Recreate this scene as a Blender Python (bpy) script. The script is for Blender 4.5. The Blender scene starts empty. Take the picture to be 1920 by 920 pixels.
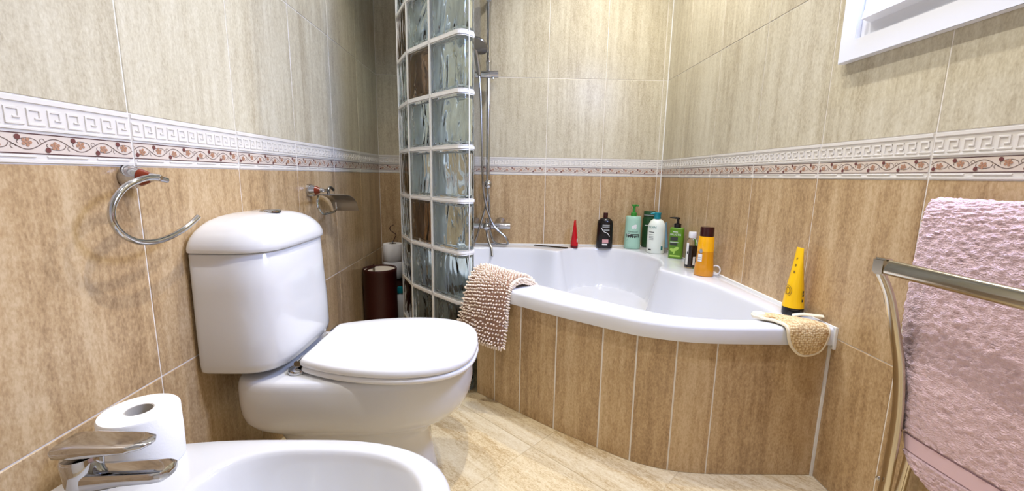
import bpy, bmesh, math, random
import numpy as np
from mathutils import Vector, Matrix, noise

random.seed(7); rng = np.random.RandomState(7)
scene = bpy.context.scene
C = scene.collection

# ------------------------------------------------------------------ camera, light, exposure
XL, XR, YB, YF, ZC = -0.7303, 0.9467, 2.5253, -0.60, 2.42      # room: left, right, back, behind camera, ceiling
CAMZ = 0.8806
def make_camera():
    cd = bpy.data.cameras.new('camera'); cam = bpy.data.objects.new('camera', cd); C.objects.link(cam)
    cd.sensor_fit = 'HORIZONTAL'; cd.sensor_width = 36.0; cd.lens = 785.961 * 36.0 / 1920.0
    cd.clip_start = 0.01; cd.clip_end = 50
    p, y, r = [math.radians(v) for v in (9.439, 1.359, 0.931)]
    fw = Vector((math.sin(y)*math.cos(p), math.cos(y)*math.cos(p), -math.sin(p)))
    rt = Vector((math.cos(y), -math.sin(y), 0)); up = rt.cross(fw)
    r2 = math.cos(r)*rt + math.sin(r)*up; u2 = -math.sin(r)*rt + math.cos(r)*up
    m = Matrix((r2, u2, -fw)).transposed().to_4x4(); m.translation = (0, 0, CAMZ)
    cam.matrix_world = m
    scene.camera = cam
make_camera()

world = bpy.data.worlds.new('world'); scene.world = world; world.use_nodes = True
world.node_tree.nodes['Background'].inputs[0].default_value = (0.9, 0.95, 1.0, 1)
world.node_tree.nodes['Background'].inputs[1].default_value = 0.3

def spot(name, loc, power, col, target=None, angle=110, blend=0.6, size=0.016):
    ld = bpy.data.lights.new(name, 'SPOT'); ld.energy = power; ld.color = col
    ld.spot_size = math.radians(angle); ld.spot_blend = blend; ld.shadow_soft_size = size
    o = bpy.data.objects.new(name, ld); C.objects.link(o); o.location = loc
    return o
WARM = (1.0, 0.965, 0.92)
# recessed ceiling downlights
spot('ceiling_downlight', (0.13, 0.72, ZC-0.02), 56, WARM, angle=108, blend=0.9)
spot('ceiling_downlight', (-0.40, 1.56, ZC-0.02), 32, WARM, angle=95, blend=0.7)
spot('ceiling_downlight', (0.56, 1.95, ZC-0.02), 44, WARM, angle=140, blend=0.8)
spot('ceiling_downlight', (0.54, 1.32, ZC-0.02), 36, WARM, angle=140, blend=0.8)
# daylight through the upper pane of the window in the right wall
ld = bpy.data.lights.new('window_daylight', 'AREA'); ld.shape = 'RECTANGLE'; ld.size = 0.42; ld.size_y = 0.30
ld.energy = 24; ld.color = (0.37, 0.51, 1.0)
wl = bpy.data.objects.new('window_daylight', ld); C.objects.link(wl)
wl.location = (XR-0.045, 0.93, 1.63); wl.rotation_euler = (0, math.radians(58), 0)      # sky light falls inwards and down

scene.view_settings.view_transform = 'Standard'
scene.view_settings.look = 'None'
scene.view_settings.gamma = 1.0
scene.view_settings.exposure = 0.33
scene.view_settings.use_curve_mapping = False
cy = scene.cycles
cy.max_bounces = 10; cy.diffuse_bounces = 4; cy.glossy_bounces = 4; cy.transmission_bounces = 10; cy.transparent_max_bounces = 4
cy.caustics_reflective = False; cy.caustics_refractive = True; cy.adaptive_threshold = 0.05; cy.sample_clamp_indirect = 6.0

# ------------------------------------------------------------------ helpers
def lin(r, g, b):
    f = lambda c: (c/255.0/12.92) if c/255.0 <= 0.04045 else ((c/255.0+0.055)/1.055)**2.4
    return (f(r), f(g), f(b), 1.0)

def mat(name, col, rough=0.5, metal=0.0, trans=0.0, ior=1.45, coat=0.0, spec=0.5, alpha=None):
    m = bpy.data.materials.new(name); m.use_nodes = True
    b = m.node_tree.nodes['Principled BSDF']
    b.inputs['Base Color'].default_value = col; b.inputs['Roughness'].default_value = rough
    b.inputs['Metallic'].default_value = metal; b.inputs['Transmission Weight'].default_value = trans
    b.inputs['IOR'].default_value = ior; b.inputs['Coat Weight'].default_value = coat
    b.inputs['Specular IOR Level'].default_value = spec
    return m

def N(m, t, **kw):
    n = m.node_tree.nodes.new(t)
    for k, v in kw.items():
        if k == 'inp':
            for a, c in v.items(): n.inputs[a].default_value = c
        else: setattr(n, k, v)
    return n
def L(m, a, b): m.node_tree.links.new(a, b)

def ramp(m, stops):
    r = N(m, 'ShaderNodeValToRGB'); cr = r.color_ramp
    while len(cr.elements) < len(stops): cr.elements.new(0.5)
    for e, (p, c) in zip(cr.elements, stops): e.position = p; e.color = c
    return r

def bump_noise(m, scale=200, strength=0.2, dist=0.002, detail=3, coord='Object', stretch=(1, 1, 1)):
    b = m.node_tree.nodes['Principled BSDF']
    tc = N(m, 'ShaderNodeTexCoord'); mp = N(m, 'ShaderNodeMapping'); mp.inputs['Scale'].default_value = stretch
    L(m, tc.outputs[coord], mp.inputs['Vector'])
    nz = N(m, 'ShaderNodeTexNoise', inp={'Scale': scale, 'Detail': detail}); L(m, mp.outputs['Vector'], nz.inputs['Vector'])
    bp = N(m, 'ShaderNodeBump', inp={'Strength': strength, 'Distance': dist}); L(m, nz.outputs['Fac'], bp.inputs['Height'])
    L(m, bp.outputs['Normal'], b.inputs['Normal'])
    return nz

def tile_mat(name, cols, rough=0.3, stretch=(1, 1, 0.09), pits=True):
    """streaked stone-look ceramic; every tile (object) draws its own piece of the pattern"""
    m = mat(name, cols[1], rough); b = m.node_tree.nodes['Principled BSDF']
    tc = N(m, 'ShaderNodeTexCoord'); oi = N(m, 'ShaderNodeObjectInfo')
    mul = N(m, 'ShaderNodeMath', operation='MULTIPLY', inp={1: 37.0}); L(m, oi.outputs['Random'], mul.inputs[0])
    add = N(m, 'ShaderNodeVectorMath', operation='ADD'); L(m, tc.outputs['Object'], add.inputs[0]); L(m, mul.outputs[0], add.inputs[1])
    def layer(scale, k, detail, rgh=0.65):
        mp = N(m, 'ShaderNodeMapping'); mp.inputs['Scale'].default_value = tuple(max(st, 0)**k for st in stretch); L(m, add.outputs[0], mp.inputs['Vector'])
        nz = N(m, 'ShaderNodeTexNoise', inp={'Scale': scale, 'Detail': detail, 'Roughness': rgh}); L(m, mp.outputs['Vector'], nz.inputs['Vector']); return nz.outputs['Fac']
    acc = None
    for fac, wt in ((layer(13.0, 1.35, 3.0), 0.30), (layer(60.0, 1.0, 4.0), 0.23), (layer(60.0, 0.35, 4.0, 0.75), 0.20), (layer(230.0, 0.3, 2.0), 0.27)):
        q = N(m, 'ShaderNodeMath', operation='MULTIPLY_ADD', inp={1: wt, 2: 0.0}); L(m, fac, q.inputs[0])
        if acc: L(m, acc, q.inputs[2])
        acc = q.outputs[0]
    r = ramp(m, [(0.39, cols[0]), (0.5, cols[1]), (0.60, cols[2])]); L(m, acc, r.inputs['Fac'])
    L(m, r.outputs['Color'], b.inputs['Base Color'])
    bp = N(m, 'ShaderNodeBump', inp={'Strength': 0.06, 'Distance': 0.002}); L(m, acc, bp.inputs['Height']); L(m, bp.outputs['Normal'], b.inputs['Normal'])
    return m

M = {}
M['tile_up'] = tile_mat('tile_cream', [lin(172, 160, 135), lin(198, 189, 164), lin(214, 207, 185)])
M['tile_low'] = tile_mat('tile_caramel', [lin(150, 121, 86), lin(186, 157, 117), lin(207, 182, 144)])
M['tile_floor'] = tile_mat('tile_floor', [lin(182, 152, 104), lin(220, 201, 160), lin(234, 220, 186)], 0.35, (0.12, 1, 1))
M['grout'] = mat('grout', lin(236, 231, 222), 0.85)
M['grout_floor'] = mat('grout_floor', lin(206, 186, 146), 0.85)
M['band'] = mat('border_glaze', lin(224, 219, 210), 0.35)
M['band_line'] = mat('border_plum', lin(84, 56, 56), 0.4)
M['band_vine'] = mat('border_vine', lin(116, 98, 88), 0.4)
M['band_flower'] = mat('border_flower', lin(112, 66, 62), 0.4)
M['band_leaf'] = mat('border_leaf', lin(176, 132, 104), 0.4)
M['band_ground'] = mat('border_ground', lin(216, 202, 188), 0.4)
M['paint'] = mat('ceiling_paint', lin(240, 238, 232), 0.9)
M['ceramic'] = mat('white_ceramic', lin(216, 216, 216), 0.10, coat=0.5)
M['acrylic'] = mat('white_acrylic', lin(222, 223, 226), 0.14, coat=0.3)
M['plastic_w'] = mat('white_plastic', lin(232, 232, 232), 0.18)
M['pvc'] = mat('white_pvc', lin(232, 234, 240), 0.35)
M['chrome'] = mat('chrome', (0.52, 0.52, 0.53, 1), 0.08, 1.0)
M['chrome_d'] = mat('brushed_steel', (0.36, 0.35, 0.34, 1), 0.22, 1.0)
M['gold'] = mat('pale_gold_steel', (0.62, 0.56, 0.44, 1), 0.16, 1.0)
M['amber'] = mat('amber_resin', lin(120, 44, 20), 0.2)
M['paper'] = mat('tissue_paper', lin(246, 246, 246), 0.95); bump_noise(M['paper'], 260, 0.25, 0.001)
M['card'] = mat('cardboard', lin(190, 184, 174), 0.9)
M['mortar'] = mat('white_mortar', lin(240, 240, 238), 0.8)
M['oxblood'] = mat('oxblood_leather', lin(56, 14, 10), 0.42); bump_noise(M['oxblood'], 150, 0.2, 0.002)
M['linen'] = mat('cream_liner', lin(222, 212, 196), 0.9)
M['brown'] = mat('dark_brown', lin(70, 40, 30), 0.6)
M['teal'] = mat('teal_plastic', lin(14, 136, 148), 0.3)
M['black'] = mat('black_plastic', lin(20, 15, 15), 0.22)
M['darkbrown_cap'] = mat('maroon_cap', lin(52, 14, 14), 0.2)
M['mint'] = mat('mint_plastic', lin(166, 206, 184), 0.35)
M['green_pump'] = mat('leaf_green_plastic', lin(58, 138, 52), 0.3)
M['dkgreen'] = mat('dark_green_plastic', lin(34, 74, 40), 0.3)
M['green'] = mat('olive_green_plastic', lin(92, 138, 28), 0.3)
M['ltgreen'] = mat('lime_print', lin(170, 208, 92), 0.4)
M['creamw'] = mat('cream_plastic', lin(232, 238, 226), 0.35)
M['blue'] = mat('sky_blue_plastic', lin(136, 186, 214), 0.35)
M['red'] = mat('red_plastic', lin(190, 12, 26), 0.22)
M['red_d'] = mat('dark_red_cap', lin(96, 8, 14), 0.25)
M['yellow'] = mat('yellow_tube', lin(246, 196, 14), 0.35)
M['yellow_pr'] = mat('ochre_print', lin(150, 116, 24), 0.5)
M['print_w'] = mat('white_print', lin(232, 232, 228), 0.5)
M['print_gr'] = mat('grey_print', lin(150, 152, 150), 0.5)
M['print_pk'] = mat('pink_print', lin(214, 160, 160), 0.5)
M['print_dk'] = mat('dark_print', lin(52, 56, 50), 0.5)
M['print_tl'] = mat('teal_print', lin(40, 120, 120), 0.5)
M['orange_liq'] = mat('amber_liquid', lin(214, 142, 14), 0.08, coat=0.3)
M['orange_top'] = mat('amber_bottle_upper', lin(248, 178, 14), 0.1, coat=0.3)
M['clear'] = mat('clear_plastic', (0.94, 0.95, 0.93, 1), 0.05, trans=1.0, ior=1.3)
M['liquid_br'] = mat('brown_liquid', lin(44, 32, 26), 0.1)
M['sealant'] = mat('white_sealant', lin(240, 240, 236), 0.5)
M['daylight_glass'] = mat('frosted_glass', lin(235, 240, 248), 0.5)
_b = M['daylight_glass'].node_tree.nodes['Principled BSDF']
_b.inputs['Emission Color'].default_value = (0.8, 0.88, 1.0, 1); _b.inputs['Emission Strength'].default_value = 1.5

def glass_mat(name, col, tint):
    m = mat(name, col, 0.02, trans=1.0, ior=1.36)
    b = m.node_tree.nodes['Principled BSDF']
    tc = N(m, 'ShaderNodeTexCoord'); oi = N(m, 'ShaderNodeObjectInfo')
    mul = N(m, 'ShaderNodeMath', operation='MULTIPLY', inp={1: 11.0}); L(m, oi.outputs['Random'], mul.inputs[0])
    add = N(m, 'ShaderNodeVectorMath', operation='ADD'); L(m, tc.outputs['Object'], add.inputs[0]); L(m, mul.outputs[0], add.inputs[1])
    mp = N(m, 'ShaderNodeMapping'); mp.inputs['Scale'].default_value = (1.0, 0.2, 0.42); mp.inputs['Rotation'].default_value = (0, 0.35, 0)
    L(m, add.outputs[0], mp.inputs['Vector'])
    nz = N(m, 'ShaderNodeTexNoise', inp={'Scale': 12.0, 'Detail': 0.4, 'Distortion': 2.0}); L(m, mp.outputs['Vector'], nz.inputs['Vector'])
    bp = N(m, 'ShaderNodeBump', inp={'Strength': 0.27, 'Distance': 0.04}); L(m, nz.outputs['Fac'], bp.inputs['Height'])
    L(m, bp.outputs['Normal'], b.inputs['Normal'])
    return m
M['glass'] = glass_mat('aqua_clear_glass', (0.92, 0.995, 0.985, 1), 0)
M['glass_br'] = glass_mat('smoky_brown_glass', (0.55, 0.44, 0.33, 1), 0)

m = mat('pink_terry', lin(226, 196, 203), 0.95)
b = m.node_tree.nodes['Principled BSDF']; b.inputs['Sheen Weight'].default_value = 0.4; b.inputs['Sheen Roughness'].default_value = 0.5
M['terry'] = m; bump_noise(m, 300, 0.8, 0.005, 2, stretch=(1, 0.75, 1.2))
M['terry_band'] = mat('pink_woven_band', lin(228, 198, 208), 0.8); bump_noise(M['terry_band'], 500, 0.2, 0.001)
M['chenille'] = mat('beige_chenille', lin(236, 219, 200), 0.95)
M['chenille_back'] = mat('beige_mat_backing', lin(168, 134, 114), 0.95)
M['sisal_bind'] = mat('cream_binding', lin(236, 224, 196), 0.9)
m = mat('sisal_weave', lin(212, 180, 128), 0.95); M['sisal'] = m
tc = N(m, 'ShaderNodeTexCoord'); vo = N(m, 'ShaderNodeTexVoronoi', inp={'Scale': 150.0, 'Randomness': 0.55}); L(m, tc.outputs['Object'], vo.inputs['Vector'])
bp = N(m, 'ShaderNodeBump', inp={'Strength': 0.9, 'Distance': 0.003}); bp.invert = True; L(m, vo.outputs['Distance'], bp.inputs['Height'])
L(m, bp.outputs['Normal'], m.node_tree.nodes['Principled BSDF'].inputs['Normal'])
r_ = ramp(m, [(0.25, lin(240, 216, 168)), (0.8, lin(180, 142, 92))]); L(m, vo.outputs['Distance'], r_.inputs['Fac'])
L(m, r_.outputs['Color'], m.node_tree.nodes['Principled BSDF'].inputs['Base Color'])

# ---- mesh helpers: every helper returns (verts, faces)
class MB:
    def __init__(s): s.v = []; s.f = []; s.mi = []; s.cur = 0
    def add(s, v, f):
        o = len(s.v); s.v += [tuple(map(float, p)) for p in v]; s.f += [tuple(i+o for i in q) for q in f]; s.mi += [s.cur]*len(f); return s
    def box(s, x0, x1, y0, y1, z0, z1):
        v = [(x0,y0,z0),(x1,y0,z0),(x1,y1,z0),(x0,y1,z0),(x0,y0,z1),(x1,y0,z1),(x1,y1,z1),(x0,y1,z1)]
        return s.add(v, [(0,3,2,1),(4,5,6,7),(0,1,5,4),(1,2,6,5),(2,3,7,6),(3,0,4,7)])
    def loft(s, rings, cap0=True, cap1=True, closed=True):
        n = len(rings[0]); v = [p for r in rings for p in r]; f = []
        m = n if closed else n-1
        for i in range(len(rings)-1):
            for j in range(m):
                k = (j+1) % n; f.append((i*n+j, i*n+k, (i+1)*n+k, (i+1)*n+j))
        if cap0: f.append(tuple(range(n-1, -1, -1)))
        if cap1: f.append(tuple((len(rings)-1)*n+j for j in range(n)))
        return s.add(v, f)
    def lathe(s, prof, c=(0, 0, 0), n=24, sx=1.0, sy=1.0, cap0=True, cap1=True):
        rings = [[(c[0]+r*sx*math.cos(2*math.pi*j/n), c[1]+r*sy*math.sin(2*math.pi*j/n), c[2]+z) for j in range(n)] for r, z in prof]
        return s.loft(rings, cap0, cap1)
    def tube(s, pts, r, n=8, closed=False, flat=1.0, caps=True):
        pts = [Vector(p) for p in pts]; K = len(pts); rings = []
        up = Vector((0, 0, 1)); prev = None
        for i, p in enumerate(pts):
            a = pts[(i-1) % K] if (i > 0 or closed) else p; b = pts[(i+1) % K] if (i < K-1 or closed) else p
            t = (b-a).normalized()
            if prev is None:
                ref = up if abs(t.z) < 0.9 else Vector((1, 0, 0)); u = t.cross(ref).normalized()
            else: u = (prev - t*prev.dot(t)).normalized()
            prev = u; w = t.cross(u)
            rr = r[i] if hasattr(r, '__len__') else r
            rings.append([tuple(p + u*rr*math.cos(2*math.pi*j/n) + w*rr*flat*math.sin(2*math.pi*j/n)) for j in range(n)])
        if closed: rings.append(rings[0]); return s.loft(rings, False, False)
        return s.loft(rings, caps, caps)
    def build(s, name, mats, parent=None, smooth=True, angle=40, bevel=None):
        me = bpy.data.meshes.new(name); me.from_pydata(s.v, [], s.f)
        for mm in (mats if isinstance(mats, (list, tuple)) else [mats]): me.materials.append(mm)
        if max(s.mi or [0]) > 0: me.polygons.foreach_set('material_index', s.mi)
        bm = bmesh.new(); bm.from_mesh(me); bmesh.ops.remove_doubles(bm, verts=bm.verts, dist=1e-6); bmesh.ops.recalc_face_normals(bm, faces=bm.faces)
        if bevel:
            bmesh.ops.bevel(bm, geom=[e for e in bm.edges if e.calc_face_angle(0) > 0.6], offset=bevel, segments=2, affect='EDGES', clamp_overlap=True)
        bm.to_mesh(me); bm.free()
        if smooth:
            me.polygons.foreach_set('use_smooth', [True]*len(me.polygons)); me.set_sharp_from_angle(angle=math.radians(angle))
        o = bpy.data.objects.new(name, me); C.objects.link(o); o.parent = parent
        return o

def link_mesh(name, me, parent=None, loc=(0, 0, 0), rot=(0, 0, 0)):
    o = bpy.data.objects.new(name, me); C.objects.link(o); o.parent = parent; o.location = loc; o.rotation_euler = rot
    return o
def tag(o, label=None, cat=None, group=None, kind=None):
    if label: o['label'] = label
    if cat: o['category'] = cat
    if group: o['group'] = group
    if kind: o['kind'] = kind
    return o
def thing(name, label, cat, loc=(0, 0, 0), rotz=0.0, group=None):
    o = bpy.data.objects.new(name, None); C.objects.link(o); o.location = loc; o.rotation_euler = (0, 0, rotz)
    o.empty_display_size = 0.05
    return tag(o, label, cat, group)
def spline(P, n, closed=False):
    """Catmull-Rom through points"""
    P = [np.array(p, float) for p in P]; K = len(P); out = []
    segs = K if closed else K-1
    for i in range(segs):
        if closed: a, b, c, d = P[(i-1) % K], P[i], P[(i+1) % K], P[(i+2) % K]
        else: a, b, c, d = P[max(i-1, 0)], P[i], P[i+1], P[min(i+2, K-1)]
        for j in range(n):
            t = j/n
            out.append(0.5*((2*b)+(-a+c)*t+(2*a-5*b+4*c-d)*t*t+(-a+3*b-3*c+d)*t**3))
    if not closed: out.append(P[-1])
    return out
def sstep(a, b, x): t = np.clip((x-a)/(b-a), 0, 1); return t*t*(3-2*t)

# ------------------------------------------------------------------ the room shell
W = 1/3.0; G = 0.0028; TT = 0.008; REC = 0.0014
ZROWS = [0.0, 0.4413, 0.887, 0.988, 1.4355, 1.883, 2.331, ZC]
_cache = {}
def tile_mesh(w, h, material):
    k = (round(w, 4), round(h, 4), material.name)
    if k in _cache: return _cache[k]
    # local: x along wall, z up, front face at y=0 looking to -y ; origin at lower-left of the cell
    e = 0.0011; x0, x1, z0, z1 = G/2, w-G/2, G/2, h-G/2
    v = [(x0,TT,z0),(x1,TT,z0),(x1,TT,z1),(x0,TT,z1), (x0,e,z0),(x1,e,z0),(x1,e,z1),(x0,e,z1), (x0+e,0,z0+e),(x1-e,0,z0+e),(x1-e,0,z1-e),(x0+e,0,z1-e)]
    f = [(0,1,5,4),(1,2,6,5),(2,3,7,6),(3,0,4,7),(4,5,9,8),(5,6,10,9),(6,7,11,10),(7,4,8,11),(8,9,10,11)]
    me = bpy.data.meshes.new('wall_tile'); me.from_pydata(v, [], f); me.materials.append(material); _cache[k] = me
    return me

def border_meshes(w, h):
    k = ('border', round(w, 4))
    if k in _cache: return _cache[k]
    base = tile_mesh(w, h, M['band'])
    zt = lambda fr: h*(1-fr)                       # fraction measured from the top edge
    x0, x1 = G/2+0.001, w-G/2-0.001
    d = 0.0018
    kb = MB()
    def bar(xa, xb, za, zb, dd=d):
        if xb <= x0 or xa >= x1: return
        xa, xb = max(xa, x0), min(xb, x1); c = 0.0007
        v = [(xa,0.0004,za),(xb,0.0004,za),(xb,0.0004,zb),(xa,0.0004,zb),(xa+c,-dd,za+c),(xb-c,-dd,za+c),(xb-c,-dd,zb-c),(xa+c,-dd,zb-c)]
        kb.add(v, [(4,5,6,7),(0,1,5,4),(1,2,6,5),(2,3,7,6),(3,0,4,7)])
    bar(x0, x1, zt(0.09), zt(0.01), 0.0022); 
    bar(x0, x1, zt(0.50), zt(0.455), 0.0022); bar(x0, x1, zt(0.99), zt(0.935), 0.0016)
    u = W/11; zb_, zt_ = zt(0.425), zt(0.165); hh = zt_-zb_; t = 0.0042
    for i in range(11):
        a = i*u
        bar(a, a+u*0.86, zb_, zb_+t*0.9)                       # foot
        bar(a+u*0.0, a+t, zb_, zt_-t*0.2)                      # left riser
        bar(a, a+u*0.72, zt_-t, zt_)                            # head
        bar(a+u*0.72-t, a+u*0.72, zb_+hh*0.36, zt_)             # hook
        bar(a+u*0.36, a+u*0.72, zb_+hh*0.36, zb_+hh*0.36+t*0.8)
    for a in (0.0, 0.25, 0.5, 0.75):
        bar(a*W+0.006, a*W+0.073, zt(0.905), zt(0.875))
    rel = kb.build('key_relief', M['band'], smooth=False); me1 = rel.data; bpy.data.objects.remove(rel)
    pb = MB(); yo = [-0.0003]
    def quad(pts): pb.add([(min(max(x, x0), x1), yo[0], z) for x, z in pts], [tuple(range(len(pts)))])
    def rib(pts, wd):
        for (xa, za), (xb, zb) in zip(pts[:-1], pts[1:]):
            if xb > x1 and xa > x1: continue
            dx, dz = xb-xa, zb-za; l = math.hypot(dx, dz) or 1; nx, nz = -dz/l*wd/2, dx/l*wd/2
            quad([(xa-nx, za-nz), (xb-nx, zb-nz), (xb+nx, zb+nz), (xa+nx, za+nz)])
    def disc(x, z, r, n=10, sx=1.0):
        if x+r > x1 or x-r < x0: return
        quad([(x+r*sx*math.cos(2*math.pi*i/n), z+r*math.sin(2*math.pi*i/n)) for i in range(n)])
    zc = zt(0.695); A = h*0.088; per = W/4
    pb.cur = 4; quad([(x0, zt(0.855)), (x1, zt(0.855)), (x1, zt(0.54)), (x0, zt(0.54))])
    yo[0] = -0.0006; pb.cur = 0
    rib([(x0, zt(0.548)), (x1, zt(0.548))], 0.0016); rib([(x0, zt(0.845)), (x1, zt(0.845))], 0.0016)
    pb.cur = 1; nn = 72
    xs = [x0+(x1-x0)*i/nn for i in range(nn+1)]
    rib([(x, zc+A*math.sin(2*math.pi*x/per)) for x in xs], 0.0014)
    for i in range(8):
        sg = 1 if i % 2 == 0 else -1; xc = (i+0.5)*per/2
        # tendril curling into the hollow of the wave
        rib([(xc+0.0165*math.cos(a)*(1-0.25*a/4), zc-sg*A*0.15-sg*0.0085*math.sin(a)*(1-0.12*a)) for a in np.linspace(-0.2, 3.6, 12)], 0.0011)
        rib([(xc-0.019+0.0035*math.cos(a), zc+sg*(A*0.55)+0.0035*math.sin(a)) for a in np.linspace(0, 4.6, 8)], 0.0009)
    pb.cur = 3; yo[0] = -0.0009
    for i in range(8):
        sg = 1 if i % 2 == 0 else -1; xc = (i+0.5)*per/2; zz = zc-sg*A*0.22
        for a in range(5):
            an = a*1.2566+0.4*i; disc(xc+0.0052*math.cos(an), zz+0.0045*math.sin(an), 0.0027, 6)
        disc(xc, zz, 0.0026, 6)
    pb.cur = 2; yo[0] = -0.0012
    for i in range(8):
        sg = 1 if i % 2 == 0 else -1; disc((i+0.14)*per/2+0.003, zc+sg*(-A*1.02) if i else zc-A*0.9, 0.0042, 10)
    pr = pb.build('vine_print', [M['band_line'], M['band_vine'], M['band_flower'], M['band_leaf'], M['band_ground']], smooth=False)
    # keep the print facing the room
    me2 = pr.data; bpy.data.objects.remove(pr)
    _cache[k] = (base, me1, me2)
    return _cache[k]

def tile_wall(wall, origin, rotz, cuts, rows, low_rows=2):
    """cuts: list of positions along the wall's local x"""
    Mx = Matrix.Translation(origin) @ Matrix.Rotation(rotz, 4, 'Z')
    for ri in range(len(rows)-1):
        z0, z1 = rows[ri], rows[ri+1]; h = z1-z0
        for a, b in zip(cuts[:-1], cuts[1:]):
            if b-a < 0.006: continue
            pos = Mx @ Vector((a, 0, z0))
            if ri == 2:
                base, rel, prn = border_meshes(b-a, h)
                o = link_mesh('border_tile', base, wall, pos, (0, 0, rotz))
                for nm, me in (('key_relief', rel), ('vine_print', prn)): link_mesh(nm, me, o)
            else:
                link_mesh('wall_tile', tile_mesh(b-a, h, M['tile_low'] if ri < 2 else M['tile_up']), wall, pos, (0, 0, rotz))
def slab(name, x0, x1, y0, y1, z0, z1, m):
    o = MB().box(x0, x1, y0, y1, z0, z1).build(name, m, smooth=False); o['kind'] = 'structure'; return o

wall_left = slab('wall_left', XL-0.1, XL-REC, YF, YB+0.1, -0.05, ZC, M['grout'])
wall_right = slab('wall_right', XR+REC, XR+0.1, YF, YB+0.1, -0.05, ZC, M['grout'])
wall_back = slab('wall_back', XL-0.1, XR+0.1, YB+REC, YB+0.1, -0.05, ZC, M['grout'])
wall_front = slab('wall_front', XL-0.1, XR+0.1, YF-0.1, YF, -0.05, ZC, M['paint'])
ceiling = slab('ceiling', XL-0.1, XR+0.1, YF-0.1, YB+0.1, ZC, ZC+0.1, M['paint'])
def cutlist(off, lo, hi):
    ks = [off+W*k for k in range(-12, 14)]
    return [lo]+[k for k in ks if lo+0.004 < k < hi-0.004]+[hi]
# left wall: local x runs along +Y (room is at local -y) -> rotate +90deg : local x->+Y, local -y -> +X
cl = cutlist(0.8617, YF, YB); tile_wall(wall_left, (XL, 0, 0), math.radians(90), cl, ZROWS)
# right wall: local x runs along -Y, local -y -> -X
cr = [-c for c in reversed(cutlist(0.9263, YF, YB))]; tile_wall(wall_right, (XR, 0, 0), math.radians(-90), cr, ZROWS)
cb = cutlist(XL-0.0173, XL, XR); cb = [c for c in cb if not (XL < c < XL+0.02)]; tile_wall(wall_back, (0, YB, 0), 0.0, cb, ZROWS)

# floor of diagonal tiles
floor = slab('floor', XL-0.1, XR+0.1, YF-0.1, YB+0.1, -0.1, -0.0008, M['grout_floor'])
def clip_poly(P, x0, x1, y0, y1):
    for ax, lim, sg in ((0, x0, 1), (0, x1, -1), (1, y0, 1), (1, y1, -1)):
        out = []
        for i in range(len(P)):
            a, b_ = P[i], P[(i+1) % len(P)]
            ia, ib = sg*(a[ax]-lim) >= 0, sg*(b_[ax]-lim) >= 0
            if ia: out.append(a)
            if ia != ib:
                t = (lim-a[ax])/(b_[ax]-a[ax]); out.append((a[0]+(b_[0]-a[0])*t, a[1]+(b_[1]-a[1])*t))
        P = out
        if len(P) < 3: return []
    return P
FT = 0.394; gf = 0.0016; s2 = math.sqrt(0.5)
full_floor = None
for iu in range(-8, 6):
    for iv in range(-4, 9):
        u0, v0 = -0.811+FT*iu, 0.962+FT*iv
        loc = ((u0+v0)*s2, (v0-u0)*s2)                                   # x=(u+v)/sqrt2 , y=(v-u)/sqrt2
        cs = [((u0+gf+v0+gf), ), ]
        pts = []
        for du, dv in ((gf, gf), (FT-gf, gf), (FT-gf, FT-gf), (gf, FT-gf)):
            u, v = u0+du, v0+dv; pts.append(((u+v)*s2, (v-u)*s2))
        cp = clip_poly(pts, XL, XR, YF, YB)
        if len(cp) < 3: continue
        # local frame: x along u direction (s2,-s2)
        lp = []
        for x, y in cp:
            dx, dy = x-loc[0], y-loc[1]; lp.append((dx*s2-dy*s2, dx*s2+dy*s2))
        n = len(lp); f = [tuple(range(n))]+[(i+n, (i+1) % n+n, (i+1) % n, i) for i in range(n)]
        if len(cp) == 4 and abs(max(p[0] for p in lp)-min(p[0] for p in lp)-(FT-2*gf)) < 1e-5 and full_floor: me = full_floor
        else:
            me = bpy.data.meshes.new('floor_tile'); me.from_pydata([(x, y, 0) for x, y in lp]+[(x, y, -0.006) for x, y in lp], [], f); me.materials.append(M['tile_floor'])
            bm = bmesh.new(); bm.from_mesh(me); bmesh.ops.recalc_face_normals(bm, faces=bm.faces)
            bm.to_mesh(me); bm.free()
            if len(cp) == 4: full_floor = me
        link_mesh('floor_tile', me, floor, (loc[0], loc[1], 0), (0, 0, -math.pi/4))

# white sealant bead in the back right corner
t_ = MB().box(XR-0.004, XR, YB-0.005, YB, 0.47, ZC).build('trim_1', M['sealant'], smooth=False); t_['kind'] = 'structure'

# ---- window in the right wall
win = thing('window_1', None, None); win['kind'] = 'structure'
wy0, wy1, wz0, wz1 = 0.60, 1.213, 1.199, 1.86
fm = MB(); fw_ = 0.052; px = XR-0.022
def mitred_frame(mb, y0, y1, z0, z1, w, xa, xb):
    for (a, b_, c, d) in (((y0, z0), (y1, z0), (y1-w, z0+w), (y0+w, z0+w)), ((y1, z0), (y1, z1), (y1-w, z1-w), (y1-w, z0+w)),
                        ((y1, z1), (y0, z1), (y0+w, z1-w), (y1-w, z1-w)), ((y0, z1), (y0, z0), (y0+w, z0+w), (y0+w, z1-w))):
        q = [a, b_, c, d]
        mb.loft([[(xa, y, z) for y, z in q], [(xb, y, z) for y, z in q]])
mitred_frame(fm, wy0, wy1, wz0, wz1, fw_, px, XR-0.0003); fm.build('window_frame', M['pvc'], win, smooth=False, bevel=0.002)
MB().box(XR-0.010, XR-0.0003, wy0+fw_+0.0015, wy1-fw_-0.0015, wz0+fw_+0.0015, 1.41).build('sash_panel', M['pvc'], win, smooth=False)
fl = MB(); ya, yb = wy0+fw_+0.026, wy1-fw_-0.026
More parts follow.
